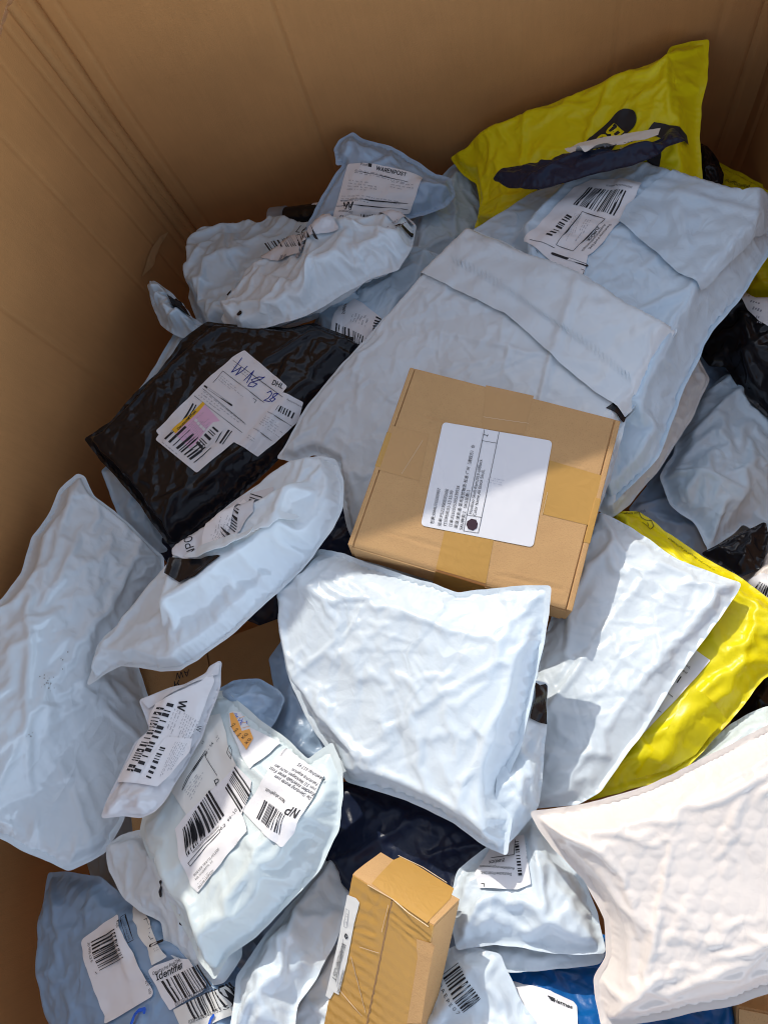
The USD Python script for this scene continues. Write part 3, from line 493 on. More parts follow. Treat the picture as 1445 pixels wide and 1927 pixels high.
# ------------------------------------------------------------------ cardboard boxes and the tube
def rbox(lo, hi, r, fr):
    """rounded box between lo and hi in the frame fr = (origin, ex, ey, ez)"""
    sp = manifold3d.Manifold.sphere(r, 10); lo, hi = np.array(lo) + r, np.array(hi) - r
    M = manifold3d.Manifold.batch_hull([sp.translate([x, y, z]) for x in (lo[0], hi[0]) for y in (lo[1], hi[1]) for z in (lo[2], hi[2])]).to_mesh()
    v = np.array(M.vert_properties)[:, :3]; return v @ np.array(fr[1:]) + fr[0], np.array(M.tri_verts)
class Face(Surf):
    """a board sheet of a box: x in [x0, x1], y in [y0, y1] of frame (o, ex, ey, n), bent by disp(x, y)"""
    def __init__(s, parent, name, fr, x0, x1, y0, y1, mat, disp=lambda x, y: 0 * x, step=.0022, label=None):
        o, ex, ey, n = fr; s.O, s.eu, s.ev, s.n = np.array(o), ex, ey, n; pg = sbox(x0, y0, x1, y1); P, T, nb = fill(pg, step); z = disp(P[:, 0], P[:, 1]); s.setpts(P, z); s.fit(P, z)
        V = s.p3(P, z); k = np.arange(nb); k2 = (k + 1) % nb; V = np.vstack([V, s.p3(P[:nb], z[:nb] - .0022)]); N = len(P)
        T = np.vstack([T, np.stack([k, k + N, k2], 1), np.stack([k2, k + N, k2 + N], 1)]); s.node = part(parent, name, (V, T), mat, 35, label)
def crease(x, y, a, b, dp, wd):
    a, b = np.array(a), np.array(b); t = np.clip(((x - a[0]) * (b - a)[0] + (y - a[1]) * (b - a)[1]) / ((b - a) @ (b - a)), 0, 1); q = a + t[:, None] * (b - a)
    wob = (meshkit.noise(np.c_[x * 60, y * 60, 0 * x]) - .5) * .003
    dd = np.hypot(x - q[:, 0], y - q[:, 1]) + wob; return -dp * np.exp(-(dd / wd) ** 2) + dp * .6 * np.exp(-((dd - 1.7 * wd) / wd) ** 2)

c6 = lambda *q: [(600 + x * .41522, 630 + y * .41522) for x, y in q]
o = CAM + np.array([-.16800, .14754, -.69]); ex = np.array([.94834, -.30335, -.09287]); ey = np.array([.29285, .94965, -.11140]); n = np.cross(ex, ey)
A_, B_, H_ = .2140, .1969, .0390
fr = (o, ex, ey, n)
bx = top('cardboard_box', 'flat brown cardboard mailing box with a white label and tape strips, lying on top', 'box', o - n * H_ + (ex * A_ + ey * B_) / 2)
part(bx, 'body', rbox((.0012, .001, -H_), (A_ - .0012, B_, -.0012), .0012, fr), 'kraft_board', 40)
def lid(x, y):
    z = (meshkit.fbm(np.c_[x * 14, y * 14, 0 * x], 3, 4) - .5) * .0022 + .0006
    z += crease(x, y, (.03, .150), (.19, .139), .0007, .0016) + crease(x, y, (.05, .135), (.10, .131), .0005, .0013) + crease(x, y, (.01, .022), (.13, .024), .0006, .0016) + crease(x, y, (.125, .012), (.2, .017), .0005, .0014) + crease(x, y, (.012, .185), (.045, .152), .0006, .0013) + crease(x, y, (.02, .06), (.045, .10), .0003, .0012)
    return z - .0018 * np.exp(-(y / .0022) ** 2) - .0008 * np.exp(-((B_ - y) / .0022) ** 2)
LID = Face(bx, 'lid', fr, .0058, A_ - .0066, .0004, B_ - .0006, 'kraft_board', lid)
part(bx, 'side_flange', rbox((0, 0, -H_ + .001), (.0046, B_ - .001, .0012), .0011, fr), 'kraft_board', 40)
part(bx, 'side_flange', rbox((A_ - .0052, 0, -H_ + .001), (A_, B_ - .001, .0010), .0011, fr), 'kraft_board', 40)
frf = (o - ey * .0012 - n * .0, ex, n, -ey)
FRO = Face(bx, 'front_panel', frf, .0045, A_ - .0050, -H_ + .001, -.0022, 'kraft_board', lambda x, y: (meshkit.noise(np.c_[x * 30, y * 30, 0 * x]) - .5) * .0008)
LID.patch(bx, 'tape_strip', c6((757, 226), (974, 275), (930, 452), (738, 424)), 'faint_tape', .00025, .003, hold=.0006)
LID.patch(bx, 'tape_strip', c6((330, 412), (500, 450), (455, 662), (268, 612)), 'faint_tape', .00025, .003, hold=.0006)
LID.patch(bx, 'tape_strip', c6((1045, 570), (1290, 640), (1243, 868), (1010, 812)), 'packing_tape', .00025, .003, hold=.0006)
LID.patch(bx, 'tape_strip', c6((572, 880), (792, 925), (756, 1128), (530, 1062)), 'packing_tape', .00025, .003, hold=.0006)
FRO.patch(bx, 'tape_strip', c6((528, 1072), (752, 1140), (738, 1200), (515, 1130)), 'packing_tape', .0003, .003, hold=.0006)
part(bx, 'tape_strip', rbox((-.0004, .083, -H_ + .003), (.0050, .121, .0016), .0008, fr), 'packing_tape', 40)
part(bx, 'tape_strip', rbox((A_ - .0056, .066, -H_ + .003), (A_ + .0004, .112, .0014), .0008, fr), 'packing_tape', 40)
for q in ([(745, 372), (850, 388), (950, 402)], [(470, 480), (430, 545), (375, 630)], [(1012, 815), (1035, 715)]):
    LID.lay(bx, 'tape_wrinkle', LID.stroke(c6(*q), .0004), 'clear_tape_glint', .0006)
LAB = LID.patch(bx, 'address_label', c6((562, 396), (1058, 482), (970, 965), (461, 865)), 'label_paper', .0006, .004, rnd=.004, hold=.001)
for t, a, b in (('包裹:XM4UTD269907', (518, 858), (551, 697)), ('运单:PS2139083550E', (551, 868), (588, 700)), ('打印时间:01-13 15:59', (577, 868), (608, 708)), ('订单:8161015165239938', (602, 872), (638, 686)),
                ('渠道:速卖通-菜鸟无忧物流-标准-广州（递四方）仓', (626, 878), (706, 500)), ('SKU种类:1   SKU总数:1', (650, 885), (684, 705)), ('HouBiao-Skull-Ram2019-allBlack', (692, 812), (741, 566)), ('Color Name,All Black Skull,', (711, 820), (751, 612)), ('1', (764, 462), (767, 452))):
    LAB.lay(LAB.node, 'lettering', LAB.text(t, *c6(a, b), cjk=True), 'ink', .0004)
L_ = []
for q in ([(750, 430), (655, 890)], [(817, 440), (722, 899)], [(740, 480), (806, 491)], [(668, 816), (738, 828)], [(655, 889), (722, 899)]): L_ += LAB.stroke(c6(*q), .0004)
LAB.lay(LAB.node, 'ruled_line', L_, 'ink', .0004)
LAB.lay(LAB.node, 'printed_picture', [Polygon(LAB.hits(c6((672, 846), (690, 834), (712, 838), (720, 856), (716, 876), (698, 888), (676, 880), (668, 862))))], 'plum_ink', .0004)
LAB.lay(LAB.node, 'smudge', LAB.rows(c6((770, 640), (860, 660), (840, 690), (760, 670)), 3, 5), 'pale_ink', .0004)

# tall cardboard box with a WARENPOST label
c9 = lambda *q: [(480 + x * .35986, 1480 + y * .35986) for x, y in q]
o = CAM + np.array([-.14892, -.12754, -.64]); ex = np.array([.88207, -.36821, .29388]); ey = np.array([.39950, .25401, -.88084]); n = np.array([.24969, .89437, .37115])
a_, b_, h_ = .0770, .0396, .150
fr = (o, ex, ey, n)
wb = top('cardboard_box', 'upright ochre cardboard box wrapped in tape, with a narrow white label down one side', 'box', o - n * h_ + ex * a_ / 2 + ey * b_ / 2)
part(wb, 'body', rbox((.0008, .0012, -h_), (a_, b_, -.0008), .0016, fr), 'kraft_board', 40)
def ripple(x, y):
    fade = np.clip(1.2 - np.abs(x - .035) / .045, 0, 1); return .0004 * fade * (np.sin(y * 680 + 60 * x + 5 * meshkit.noise(np.c_[x * 25, y * 25, 0 * x])) * meshkit.noise(np.c_[x * 50, y * 18, 0 * x + 2])) + crease(x, -y, (.042, .012), (.075, .017), .0010, .0016) + crease(x, -y, (.042, .018), (.075, .0225), .0008, .0015) + crease(x, -y, (.004, .045), (.03, .036), .0006, .002)
ff = (o - ey * .0004, ex, n, -ey)                                        # seam face
SL = Face(wb, 'front_flap', ff, .0012, .0385, -h_ + .002, -.0012, 'packing_tape', ripple, .0018)
SR = Face(wb, 'front_flap', ff, .0398, a_ - .0006, -h_ + .002, -.0012, 'packing_tape', lambda x, y: ripple(x, y) - .0003, .0018)
part(wb, 'seam_shadow_gap', rbox((.0384, -.0004, -h_ + .003), (.0399, .001, -.002), .0003, fr), 'kraft_edge')
SR.patch(wb, 'bare_edge', c9((845, 800), (940, 830), (935, 850), (905, 1000), (870, 1240), (795, 1240), (850, 900)), 'kraft_board', .0003, .003, hold=.0005)
te = (o + n * .0006, ex, ey, n)
EN = Face(wb, 'end_flap', te, .0008, a_ - .0006, .0004, b_ - .0004, 'kraft_board', lambda x, y: (meshkit.noise(np.c_[x * 60, y * 60, 0 * x]) - .5) * .0008 - .001 * np.exp(-(y / .002) ** 2))
EN.patch(wb, 'tape_strip', c9((720, 388), (765, 368), (1040, 535), (1020, 590), (900, 715), (610, 510)), 'packing_tape', .0003, .003, hold=.0005)
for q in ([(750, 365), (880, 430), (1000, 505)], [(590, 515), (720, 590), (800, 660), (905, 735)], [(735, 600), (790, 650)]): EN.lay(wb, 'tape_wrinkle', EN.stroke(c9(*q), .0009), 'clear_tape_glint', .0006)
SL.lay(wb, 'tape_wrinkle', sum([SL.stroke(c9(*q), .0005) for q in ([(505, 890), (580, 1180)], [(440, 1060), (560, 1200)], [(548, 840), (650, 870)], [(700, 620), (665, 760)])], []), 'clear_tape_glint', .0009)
WL = SL.patch(wb, 'shipping_label', c9((485, 566), (530, 584), (549, 608), (520, 720), (482, 920), (440, 1090), (414, 1076), (396, 1112), (372, 1095), (430, 840)), 'cream_paper', .0006, .003, hold=.0008)
WL.lay(WL.node, 'lettering', WL.text('WARENPOST', *c9((457, 815), (402, 1005))), 'ink', .0004); WL.lay(WL.node, 'lettering', WL.text('Deutsche Post', *c9((458, 962), (430, 1075))), 'ink', .0004)
WL.lay(WL.node, 'post_horn', [LineString(WL.hits(c9((476, 772), (470, 785), (476, 797), (484, 790), (482, 778), (476, 772)))).buffer(.0005)], 'ink', .0004)
WL.lay(WL.node, 'ruled_line', sum([WL.stroke(c9(*q), .0003) for q in ([(475, 640), (492, 650), (480, 740), (465, 735), (475, 640)], [(462, 800), (430, 1050)])], []) + WL.rows(c9((480, 660), (490, 665), (482, 720), (474, 715)), 4, 3), 'faint_ink', .0004)

def slab(name, label, quad, depths, t, mat):
    P = [at(p, d) for p, d in zip(quad, depths)]; ex = P[1] - P[0]; a = np.linalg.norm(ex); ex /= a; ey = P[3] - P[0]; ey -= ex * (ey @ ex); b = np.linalg.norm(ey); ey /= b; n = np.cross(ex, ey)
    fr = (P[0], ex, ey, n) if n[2] > 0 else (P[0], ex, ey, -n); g = top(name, label, 'box', P[0] - fr[3] * t + ex * a / 2 + ey * b / 2)
    part(g, 'body', rbox((0, 0, -t), (a, b, -.003), .002, fr), mat, 40); f = Face(g, 'lid_flap', fr, .001, a * .5 - .001, .001, b - .001, mat, lambda x, y: (meshkit.noise(np.c_[x * 20, y * 20, 0 * x]) - .5) * .002, .004); Face(g, 'lid_flap', fr, a * .5 + .001, a - .001, .001, b - .001, mat, lambda x, y: (meshkit.noise(np.c_[x * 20, y * 20, 0 * x + 5]) - .5) * .002, .004)
    return g, f
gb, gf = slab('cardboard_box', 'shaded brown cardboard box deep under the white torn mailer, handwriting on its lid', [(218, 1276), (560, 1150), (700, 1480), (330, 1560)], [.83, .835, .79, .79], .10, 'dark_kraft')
gf.lay(gb, 'handwriting', gf.text('WA', (330, 1268), (356, 1260)), 'ink', .0005); gf.lay(gb, 'handwriting', gf.text('R', (328, 1283), (338, 1280)), 'ink', .0005)
slab('cardboard_box', 'plain kraft box corner peeking out at the bottom right corner', [(1386, 1990), (1388, 1896), (1560, 1850), (1560, 1990)], [.70, .70, .70, .70], .08, 'kraft_board')
tb = top('mailing_tube', 'black glossy cardboard tube with a clear plastic end cap at the back wall', 'tube', at((560, 410), .97))
def cyl(a, b, r0, r1=None, seg=32, hollow=False):
    ax = b - a; L = np.linalg.norm(ax); ax /= L; e = np.cross(ax, [0, 0, 1.]); e /= np.linalg.norm(e); g = np.cross(ax, e); t = np.linspace(0, 2 * np.pi, seg, endpoint=False); ring = lambda c, r: c + r * (np.cos(t)[:, None] * e + np.sin(t)[:, None] * g)
    r1 = r1 or r0; rings = [ring(a, r0 * .93), ring(a + ax * .0012, r0), ring(b - ax * .0012, r1), ring(b, r1 * .93)]; V = np.vstack([a[None], *rings, b[None]]); T = []
    for j in range(seg): T.append([0, 1 + (j + 1) % seg, 1 + j]); T.append([len(V) - 1, 1 + 3 * seg + j, 1 + 3 * seg + (j + 1) % seg])
    for k in range(3):
        for j in range(seg): p, q = 1 + k * seg + j, 1 + k * seg + (j + 1) % seg; T += [[p, q, q + seg], [p, q + seg, p + seg]]
    return V, np.array(T)
ta, tc = at((530, 411), .96), at((660, 395), .93)
part(tb, 'tube_body', cyl(ta, tc, .0155), 'black_film', 40)
part(tb, 'end_cap', cyl(at((512, 413), .963), at((541, 410), .958), .0178), 'clear_plastic', 40)
part(tb, 'paper_band', cyl(at((593, 403), .946), at((606, 401), .943), .0159), 'label_paper', 40)

# ------------------------------------------------------------------ flaps, labels and print on the mailers
def cv(x0, y0, k): return lambda *q: [(x0 + x * k, y0 + y * k) for x, y in q]
K2, K3, K4, K5, K7, K8 = cv(723, 0, .49965), cv(250, 230, .44983), cv(850, 230, .41176), cv(130, 580, .39446), cv(1050, 500, .28541), cv(0, 850, .38754)
S1, S2, S4, S5, S6, S7 = cv(0, 1200, .34602), cv(180, 1220, .34602), cv(960, 900, .33564), cv(0, 1550, .38754), cv(480, 1480, .35986), cv(850, 1400, .41176)
idt = lambda *q: list(q)
def label(bag, C, poly, mat='label_paper', name='shipping_label', rnd=.002, off=.0009, lab=None, bars=(), text=(), rows=(), lines=(), fills=(), lw=.0005, hold=.003, step=.0035, tint='ink', on=None):
    S = on or bag
    p = S.patch(bag.node, name, C(*poly), mat, off, step, rnd=rnd, hold=hold, label=lab)
    for k, (q, nn) in enumerate(bars): p.lay(p.node, 'barcode', p.bars(C(*q), nn, k + len(poly)), 'ink')
    for t in text: p.lay(p.node, 'lettering', p.text(t[0], *C(t[1], t[2]), bold=len(t) > 3), 'ink')
    r_ = []
    for k, (q, nn) in enumerate(rows): r_ += p.rows(C(*q), nn, k + 2)
    if r_: p.lay(p.node, 'small_print', r_, 'faint_ink')
    l_ = []
    for q in lines: l_ += p.stroke(C(*q[:-1]) if not isinstance(q[-1], tuple) else C(*q), q[-1] if not isinstance(q[-1], tuple) else lw)
    if l_: p.lay(p.node, 'ruled_line', l_, tint)
    for q, m_, nm in fills: p.lay(p.node, nm, [Polygon(p.hits(C(*q))).buffer(0)], m_, .0003)
    return p
# yellow mailer at the back
b = W['yellow_back']
pr = b.patch(b.node, 'logo_oval', None, 'ink', .0006, .004, uvpoly=LineString(b.hits(K2((898, 462), (790, 570), (740, 640)))).buffer(.0165))
pr.lay(pr.node, 'lettering', pr.text('Bea', *K2((866, 462), (760, 568)), bold=True), 'yellow_film', .0004)
b.patch(b.node, 'printed_stripe', K2((1018, 462), (1060, 466), (1140, 510), (1146, 545), (1070, 534), (985, 500)), 'ink', .0006)
b.patch(b.node, 'printed_stripe', K2((1000, 560), (1050, 540), (1040, 650), (992, 650)), 'ink', .0006)
pr = b.patch(b.node, 'printed_stripe', K2((398, 892), (500, 812), (585, 712), (640, 690), (590, 775), (450, 880)), 'ink', .0006)
pr.lay(pr.node, 'lettering', pr.text('e', *K2((560, 745), (525, 790)), bold=True), 'yellow_film', .0004)
b = W['yellow_right']
for t, p0, p1 in (('suffocation, keep this', (1285, 685), (1460, 748)), ('cribs, beds, carriages or', (1290, 712), (1460, 768))): b.lay(b.node, 'lettering', b.text(t, *K2(p0, p1)), 'ink', .0008)
# navy strip
b = W['navy_strip']; p = b.patch(b.node, 'shipping_label', K2((683, 582), (735, 555), (860, 530), (1043, 499), (1034, 525), (860, 566), (760, 590)), 'cream_paper', .006, .003, hold=.002, clip=False)
p.lay(p.node, 'small_print', p.rows(K2((825, 545), (1000, 515), (995, 530), (830, 560)), 2, 3), 'faint_ink', .0004)
# grey blue WARENPOST mailer
label(W['warenpost'], K3, [(900, 178), (1010, 176), (1215, 232), (1160, 382), (1060, 396), (1000, 405), (925, 440), (833, 442)], rnd=.0035,
      bars=[([(848, 440), (925, 436), (928, 398), (870, 396)], 18), ([(950, 408), (1052, 402), (1050, 382), (955, 384)], 40)], text=[('WARENPOST', (1016, 196), (1142, 228), 1), ('Post', (952, 180), (980, 184)), ('W', (878, 370), (922, 374), 1), ('WARENPOST', (862, 380), (920, 386))],
      rows=[([(935, 190), (1165, 242), (1150, 262), (925, 212)], 2), ([(905, 232), (1060, 262), (1040, 300), (895, 285)], 4), ([(1085, 240), (1190, 262), (1180, 300), (1075, 275)], 3), ([(875, 300), (1150, 330), (1130, 355), (868, 335)], 3)],
      lines=[[(868, 325), (1150, 338)], [(850, 350), (1150, 360)], [(928, 200), (1150, 248)]], fills=[([(984, 172), (1000, 174), (998, 188), (984, 186)], 'ink', 'post_horn')])
# crinkled white mailer
label(W['nkl'], K3, [(532, 552), (600, 505), (700, 470), (850, 448), (870, 452), (740, 525), (640, 575), (560, 596)], 'grey_pouch', off=.0016, hold=.005, bars=[([(590, 562), (790, 492), (782, 470), (575, 545)], 52)], text=[('LU-NR', (700, 492), (800, 470))], rows=[([(610, 560), (740, 515), (745, 523), (615, 568)], 1)])
b = W['nkl']; b.patch(b.node, 'tear', K3((1092, 438), (1110, 452), (1175, 456), (1172, 468), (1115, 462)), 'black_film', .0012, .003)
label(b, K3, [(1020, 420), (1060, 406), (1160, 402), (1180, 420), (1110, 440)], 'grey_pouch', rows=[([(1040, 420), (1150, 410), (1150, 425), (1060, 432)], 2)])
for q in ((418, 733), (452, 807)): b.patch(b.node, 'punched_hole', None, 'black_film', .001, .002, uvpoly=shapely.Point(b.hit(K3(q)[0])).buffer(.0038))
W['twist_tail'].patch(W['twist_tail'].node, 'black_lining', K3((158, 740), (185, 735), (250, 790), (240, 830), (205, 805), (180, 790)), 'black_film', .004, .003)
label(W['blue_barcode'], K3, [(888, 722), (960, 755), (1048, 830), (1000, 900), (960, 952), (900, 940), (832, 902), (848, 800)], bars=[([(850, 900), (968, 948), (990, 905), (852, 842)], 34), ([(1000, 890), (1020, 800), (1040, 812), (1028, 890)], 26)], text=[('ZURÜCK', (885, 800), (896, 752), 1)], rows=[([(905, 830), (925, 765), (1000, 800), (980, 860)], 6)])
# black mailer
b = W['black_dhl']
p = label(b, K5, [(838, 200), (1043, 375), (1000, 440), (960, 492), (880, 565), (790, 640), (610, 787), (414, 628), (430, 605), (415, 585), (520, 480), (650, 350), (780, 235)], rnd=.003, lab='large white label with W18 in blue pen',
    bars=[([(455, 622), (610, 748), (690, 678), (535, 545)], 42), ([(697, 640), (748, 655), (790, 590), (738, 570)], 10), ([(535, 545), (560, 560), (618, 465), (588, 452)], 8)],
    text=[('DHL', (966, 362), (1018, 386), 1)], lines=[[(648, 372), (775, 462), .0022], [(640, 385), (835, 545)], [(598, 418), (825, 592)], [(735, 300), (690, 358)], [(735, 300), (930, 450)], [(782, 248), (1020, 425)], [(880, 430), (895, 440), (885, 452)]],
    rows=[([(735, 322), (860, 430), (840, 452), (712, 345)], 3), ([(795, 262), (960, 395), (945, 412), (780, 282)], 2), ([(650, 395), (860, 560), (835, 585), (615, 420)], 3), ([(450, 635), (530, 700), (522, 710), (442, 645)], 1)])
k5 = lambda *q: p.stroke(K5(*q), .0011)
p.lay(p.node, 'handwriting', k5((824, 236), (800, 270), (774, 304), (800, 292), (822, 280), (794, 318), (830, 296), (850, 276)) + k5((836, 345), (882, 298), (850, 358)) + k5((930, 330), (905, 326), (872, 342), (880, 356), (898, 362), (880, 378), (856, 374), (866, 358), (918, 336), (932, 326)) + k5((945, 402), (962, 394), (968, 408), (950, 430), (930, 440), (958, 446)) + k5((1000, 408), (978, 408), (970, 424), (984, 432), (968, 446), (958, 436), (985, 418), (1000, 408)), 'pen_blue', .0005)
q = p.patch(p.node, 'postage_sticker', K5((648, 458), (722, 540), (575, 668), (505, 598)), 'pink_paper', .0004, hold=.001) ; q2 = p.patch(p.node, 'postage_strip', K5((640, 446), (650, 458), (512, 600), (492, 580)), 'amber_paper', .0005, hold=.001)
q2.lay(p.node, 'lettering', q2.text('Deutsche Post', *K5((524, 582), (608, 492)), bold=True), 'ink', .0004)
q.lay(p.node, 'small_print', q.rows(K5((535, 592), (650, 480), (700, 540), (580, 650)), 9, 4), 'faint_ink', .0004)
q.lay(p.node, 'check_box', [Polygon(q.hits(K5((x, y), (x + 12, y + 10), (x + 4, y + 22), (x - 8, y + 12)))) for x, y in ((605, 525), (617, 540), (630, 555), (643, 567))], 'label_paper', .0006)
q3 = p.patch(p.node, 'number_sticker', K5((690, 545), (722, 540), (750, 570), (640, 680), (580, 668)), 'label_paper', .0006, hold=.001); q3.lay(p.node, 'barcode', q3.bars(K5((632, 672), (724, 578), (698, 556), (604, 642)), 24, 3), 'ink', .0004)
label(b, K5, [(1024, 405), (1122, 456), (1098, 540), (1050, 592), (985, 650), (905, 714), (788, 640), (880, 565), (960, 492)], rnd=.001, lab='white second label beside the W18 label', bars=[([(988, 490), (1072, 530), (1086, 502), (1002, 465)], 30)], text=[('Deutsche Post DHL', (1042, 440), (1118, 478))],
      rows=[([(940, 510), (1040, 570), (985, 610), (905, 555)], 5), ([(860, 600), (930, 650), (915, 672), (845, 620)], 2)], lines=[[(945, 492), (1060, 560)], [(880, 570), (965, 630)]])
# big pale blue mailer
b = W['big_label_blue']
label(b, K4, [(640, 262), (770, 262), (872, 280), (790, 430), (700, 545), (625, 612), (603, 705), (460, 640), (335, 568), (380, 495), (470, 390), (560, 300)], rnd=.003,
      bars=[([(555, 377), (752, 427), (810, 322), (628, 295)], 58), ([(460, 530), (558, 420), (535, 408), (432, 520)], 36)], text=[('(00)340434767880120', (826, 300), (708, 286)), ('Deutsche Post DHL', (722, 470), (622, 580)), ('Auslieferungsvermerk', (698, 468), (592, 590)), ('ZURÜCK', (668, 478), (614, 536), 1)],
      rows=[([(596, 420), (545, 560), (495, 545), (560, 415)], 5), ([(640, 450), (560, 570), (540, 560), (610, 440)], 3)], lines=[[(458, 594), (618, 656), .003], [(597, 408), (700, 440), (555, 588), (478, 560), (597, 408)], [(358, 540), (470, 572)], [(592, 670), (605, 676), (600, 694)], [(388, 590), (395, 600)]])
b.patch(b.node, 'flap', K4((765, 462), (800, 380), (900, 300), (1050, 285), (1200, 320), (1330, 362), (1446, 358), (1446, 500), (1340, 600), (1270, 660), (1240, 700), (1142, 794), (1040, 700), (930, 600)), 'pale_blue_film', .002, .004, lift=(K4((765, 462), (930, 600), (1142, 794), (1270, 660), (1446, 500)), .03, .0028), thick=.0006)
# very large white mailer
b = W['big_white']
b.patch(b.node, 'torn_opening', idt((1140, 768), (1176, 750), (1186, 790), (1172, 792)), 'black_film', .0004, .003)
b.patch(b.node, 'flap', idt((884, 431), (1000, 478), (1110, 520), (1212, 588), (1240, 600), (1272, 625), (1250, 660), (1235, 690), (1195, 770), (1177, 785), (1120, 740), (1050, 682), (1000, 634), (950, 592), (860, 548), (784, 522), (830, 476)), 'white_film_smooth', .0018, .004, lift=(idt((784, 522), (860, 548), (950, 592), (1050, 682), (1177, 785)), .02, .0022), thick=.0006, rnd=.001)
b.lay(b.node, 'seal_ridge', sum([b.stroke([(850 + 330 * t + 6 * math.sin(9 * t), 495 + 165 * t + 60 * t * t - 14), (856 + 330 * t, 495 + 165 * t + 60 * t * t + 4)], .0009) for t in np.linspace(0, 1, 46)], []), 'white_film', .0038)
# narrow film parcel, black mailer, right side
label(W['black_right'], K7, [(1168, 216), (1205, 170), (1300, 188), (1390, 232), (1480, 260), (1480, 430), (1400, 412), (1330, 370), (1250, 290)], rnd=.002, rows=[([(1230, 200), (1320, 215), (1380, 330), (1290, 290)], 5), ([(1300, 300), (1380, 330), (1380, 370), (1310, 340)], 2)])
label(W['pale_right'], S4, [(1330, 590), (1420, 540), (1500, 560), (1500, 740), (1400, 670)], rnd=.001, bars=[([(1355, 628), (1450, 692), (1470, 630), (1400, 588)], 22)])
b = W['yellow_long']
label(b, S4, [(1015, 950), (1122, 1025), (960, 1210), (715, 1466), (694, 1450), (800, 1280), (900, 1080)], rnd=.001, bars=[([(885, 1115), (940, 1157), (964, 1117), (906, 1078)], 26)], text=[('Post DHL', (935, 1022), (1008, 1072)), ('maßlabel', (922, 1055), (990, 1098)), ('893', (866, 1136), (890, 1150)), ('al.', (800, 1264), (824, 1278))], lines=[[(845, 1180), (910, 1228)], [(798, 1282), (845, 1312)]])
b.lay(b.node, 'lettering', b.text('to avoid the danger of suffocation', *S4((1150, 512), (890, 330))), 'ink', .0008); b.lay(b.node, 'lettering', b.text('plastic bags', *S4((755, 180), (638, 190))), 'ink', .0008)
b.lay(b.node, 'printed_emblem', sum([b.stroke(S4(*q), .0006) for q in ([(720, 190), (735, 215), (760, 230), (790, 235), (805, 262), (790, 280)], [(740, 240), (765, 262), (785, 285), (800, 270)], [(770, 245), (775, 265)])], []), 'ink', .0008)
b.patch(b.node, 'folded_flap', S4((1010, 1190), (1035, 1195), (1100, 1240), (1212, 1360), (1120, 1450), (1040, 1550), (880, 1640), (700, 1690), (790, 1560), (900, 1380)), 'yellow_film', .002, .004, lift=(S4((1010, 1190), (1100, 1240), (1212, 1360), (1120, 1450)), .02, .004), thick=.0006)
# torn strip
b = W['torn_strip']; b.patch(b.node, 'torn_hole', idt((1005, 1284), (1014, 1290), (1030, 1286), (1029, 1364), (1012, 1360), (995, 1352)), 'black_film', .0015, .003)
# NPOST mailer
b = W['npost']
p = label(b, K8, [(1336, 172), (1330, 190), (1240, 300), (1130, 428), (1000, 480), (905, 528), (880, 530), (930, 450), (990, 370), (1090, 290), (1180, 235), (1270, 190)], 'grey_pouch', bars=[([(1098, 428), (1275, 205), (1235, 205), (1070, 395)], 48)], text=[('NPOST', (942, 490), (985, 398))], rows=[([(1000, 470), (1120, 290), (1170, 310), (1080, 420)], 7)])
q = p.patch(p.node, 'inner_label', K8((972, 476), (1000, 430), (1110, 300), (1195, 240), (1210, 262), (1130, 360), (1060, 440)), 'label_paper', .0005); q.lay(p.node, 'small_print', q.rows(K8((1000, 462), (1120, 310), (1165, 315), (1070, 425)), 6, 2), 'faint_ink', .0004); q.lay(p.node, 'barcode', q.bars(K8((1115, 312), (1190, 262), (1180, 245), (1098, 298)), 22, 5), 'ink', .0005)
b.patch(b.node, 'torn_opening', K8((820, 605), (850, 565), (920, 524), (1075, 512), (1090, 520), (1020, 562), (965, 618), (880, 640)), 'black_film', .0015, .003)
b.patch(b.node, 'torn_strip', K8((908, 522), (1000, 462), (1100, 425), (1180, 405), (1245, 383), (1256, 395), (1250, 428), (1130, 478), (1000, 522), (930, 530)), 'white_film_smooth', .003, .003, lift=(K8((930, 530), (1000, 522), (1250, 428)), .02, .005), thick=.0006)
b.patch(b.node, 'torn_edge', K8((1252, 388), (1340, 322), (1445, 312), (1470, 330), (1445, 352), (1345, 402), (1300, 400), (1256, 418)), 'white_film_smooth', .002, .003, lift=(K8((1256, 418), (1345, 402), (1445, 352)), .02, .004), thick=.0006)
# small grey padded mailer
b = W['small_w']
p = label(b, S2, [(330, 302), (440, 250), (560, 200), (640, 130), (650, 180), (560, 420), (430, 640), (330, 752), (225, 735), (110, 730), (190, 590), (265, 440)], 'label_paper', rnd=.002, bars=[([(214, 675), (392, 312), (345, 303), (170, 665)], 60), ([(250, 682), (438, 300), (405, 292), (218, 672)], 54)], text=[('W', (462, 283), (446, 340), 1), ('W', (548, 418), (540, 450))],
          rows=[([(430, 330), (350, 520), (390, 530), (470, 350)], 3), ([(480, 350), (400, 560), (470, 580), (560, 400)], 7)])
q = p.patch(p.node, 'return_sticker', S2((228, 736), (300, 610), (382, 482), (520, 490), (505, 560), (400, 690), (330, 752)), 'label_paper', .0005, hold=.001); q.lay(p.node, 'barcode', q.bars(S2((300, 712), (388, 527), (360, 520), (273, 700)), 34, 4), 'ink', .0004); q.lay(p.node, 'small_print', q.rows(S2((430, 510), (330, 735), (400, 690), (500, 520)), 6, 5), 'faint_ink', .0004)
b.patch(b.node, 'seam_band', S2((236, 268), (300, 240), (470, 205), (610, 110), (690, 60), (688, 140), (560, 185), (440, 240), (290, 330)), 'grey_pouch', .001, .003)
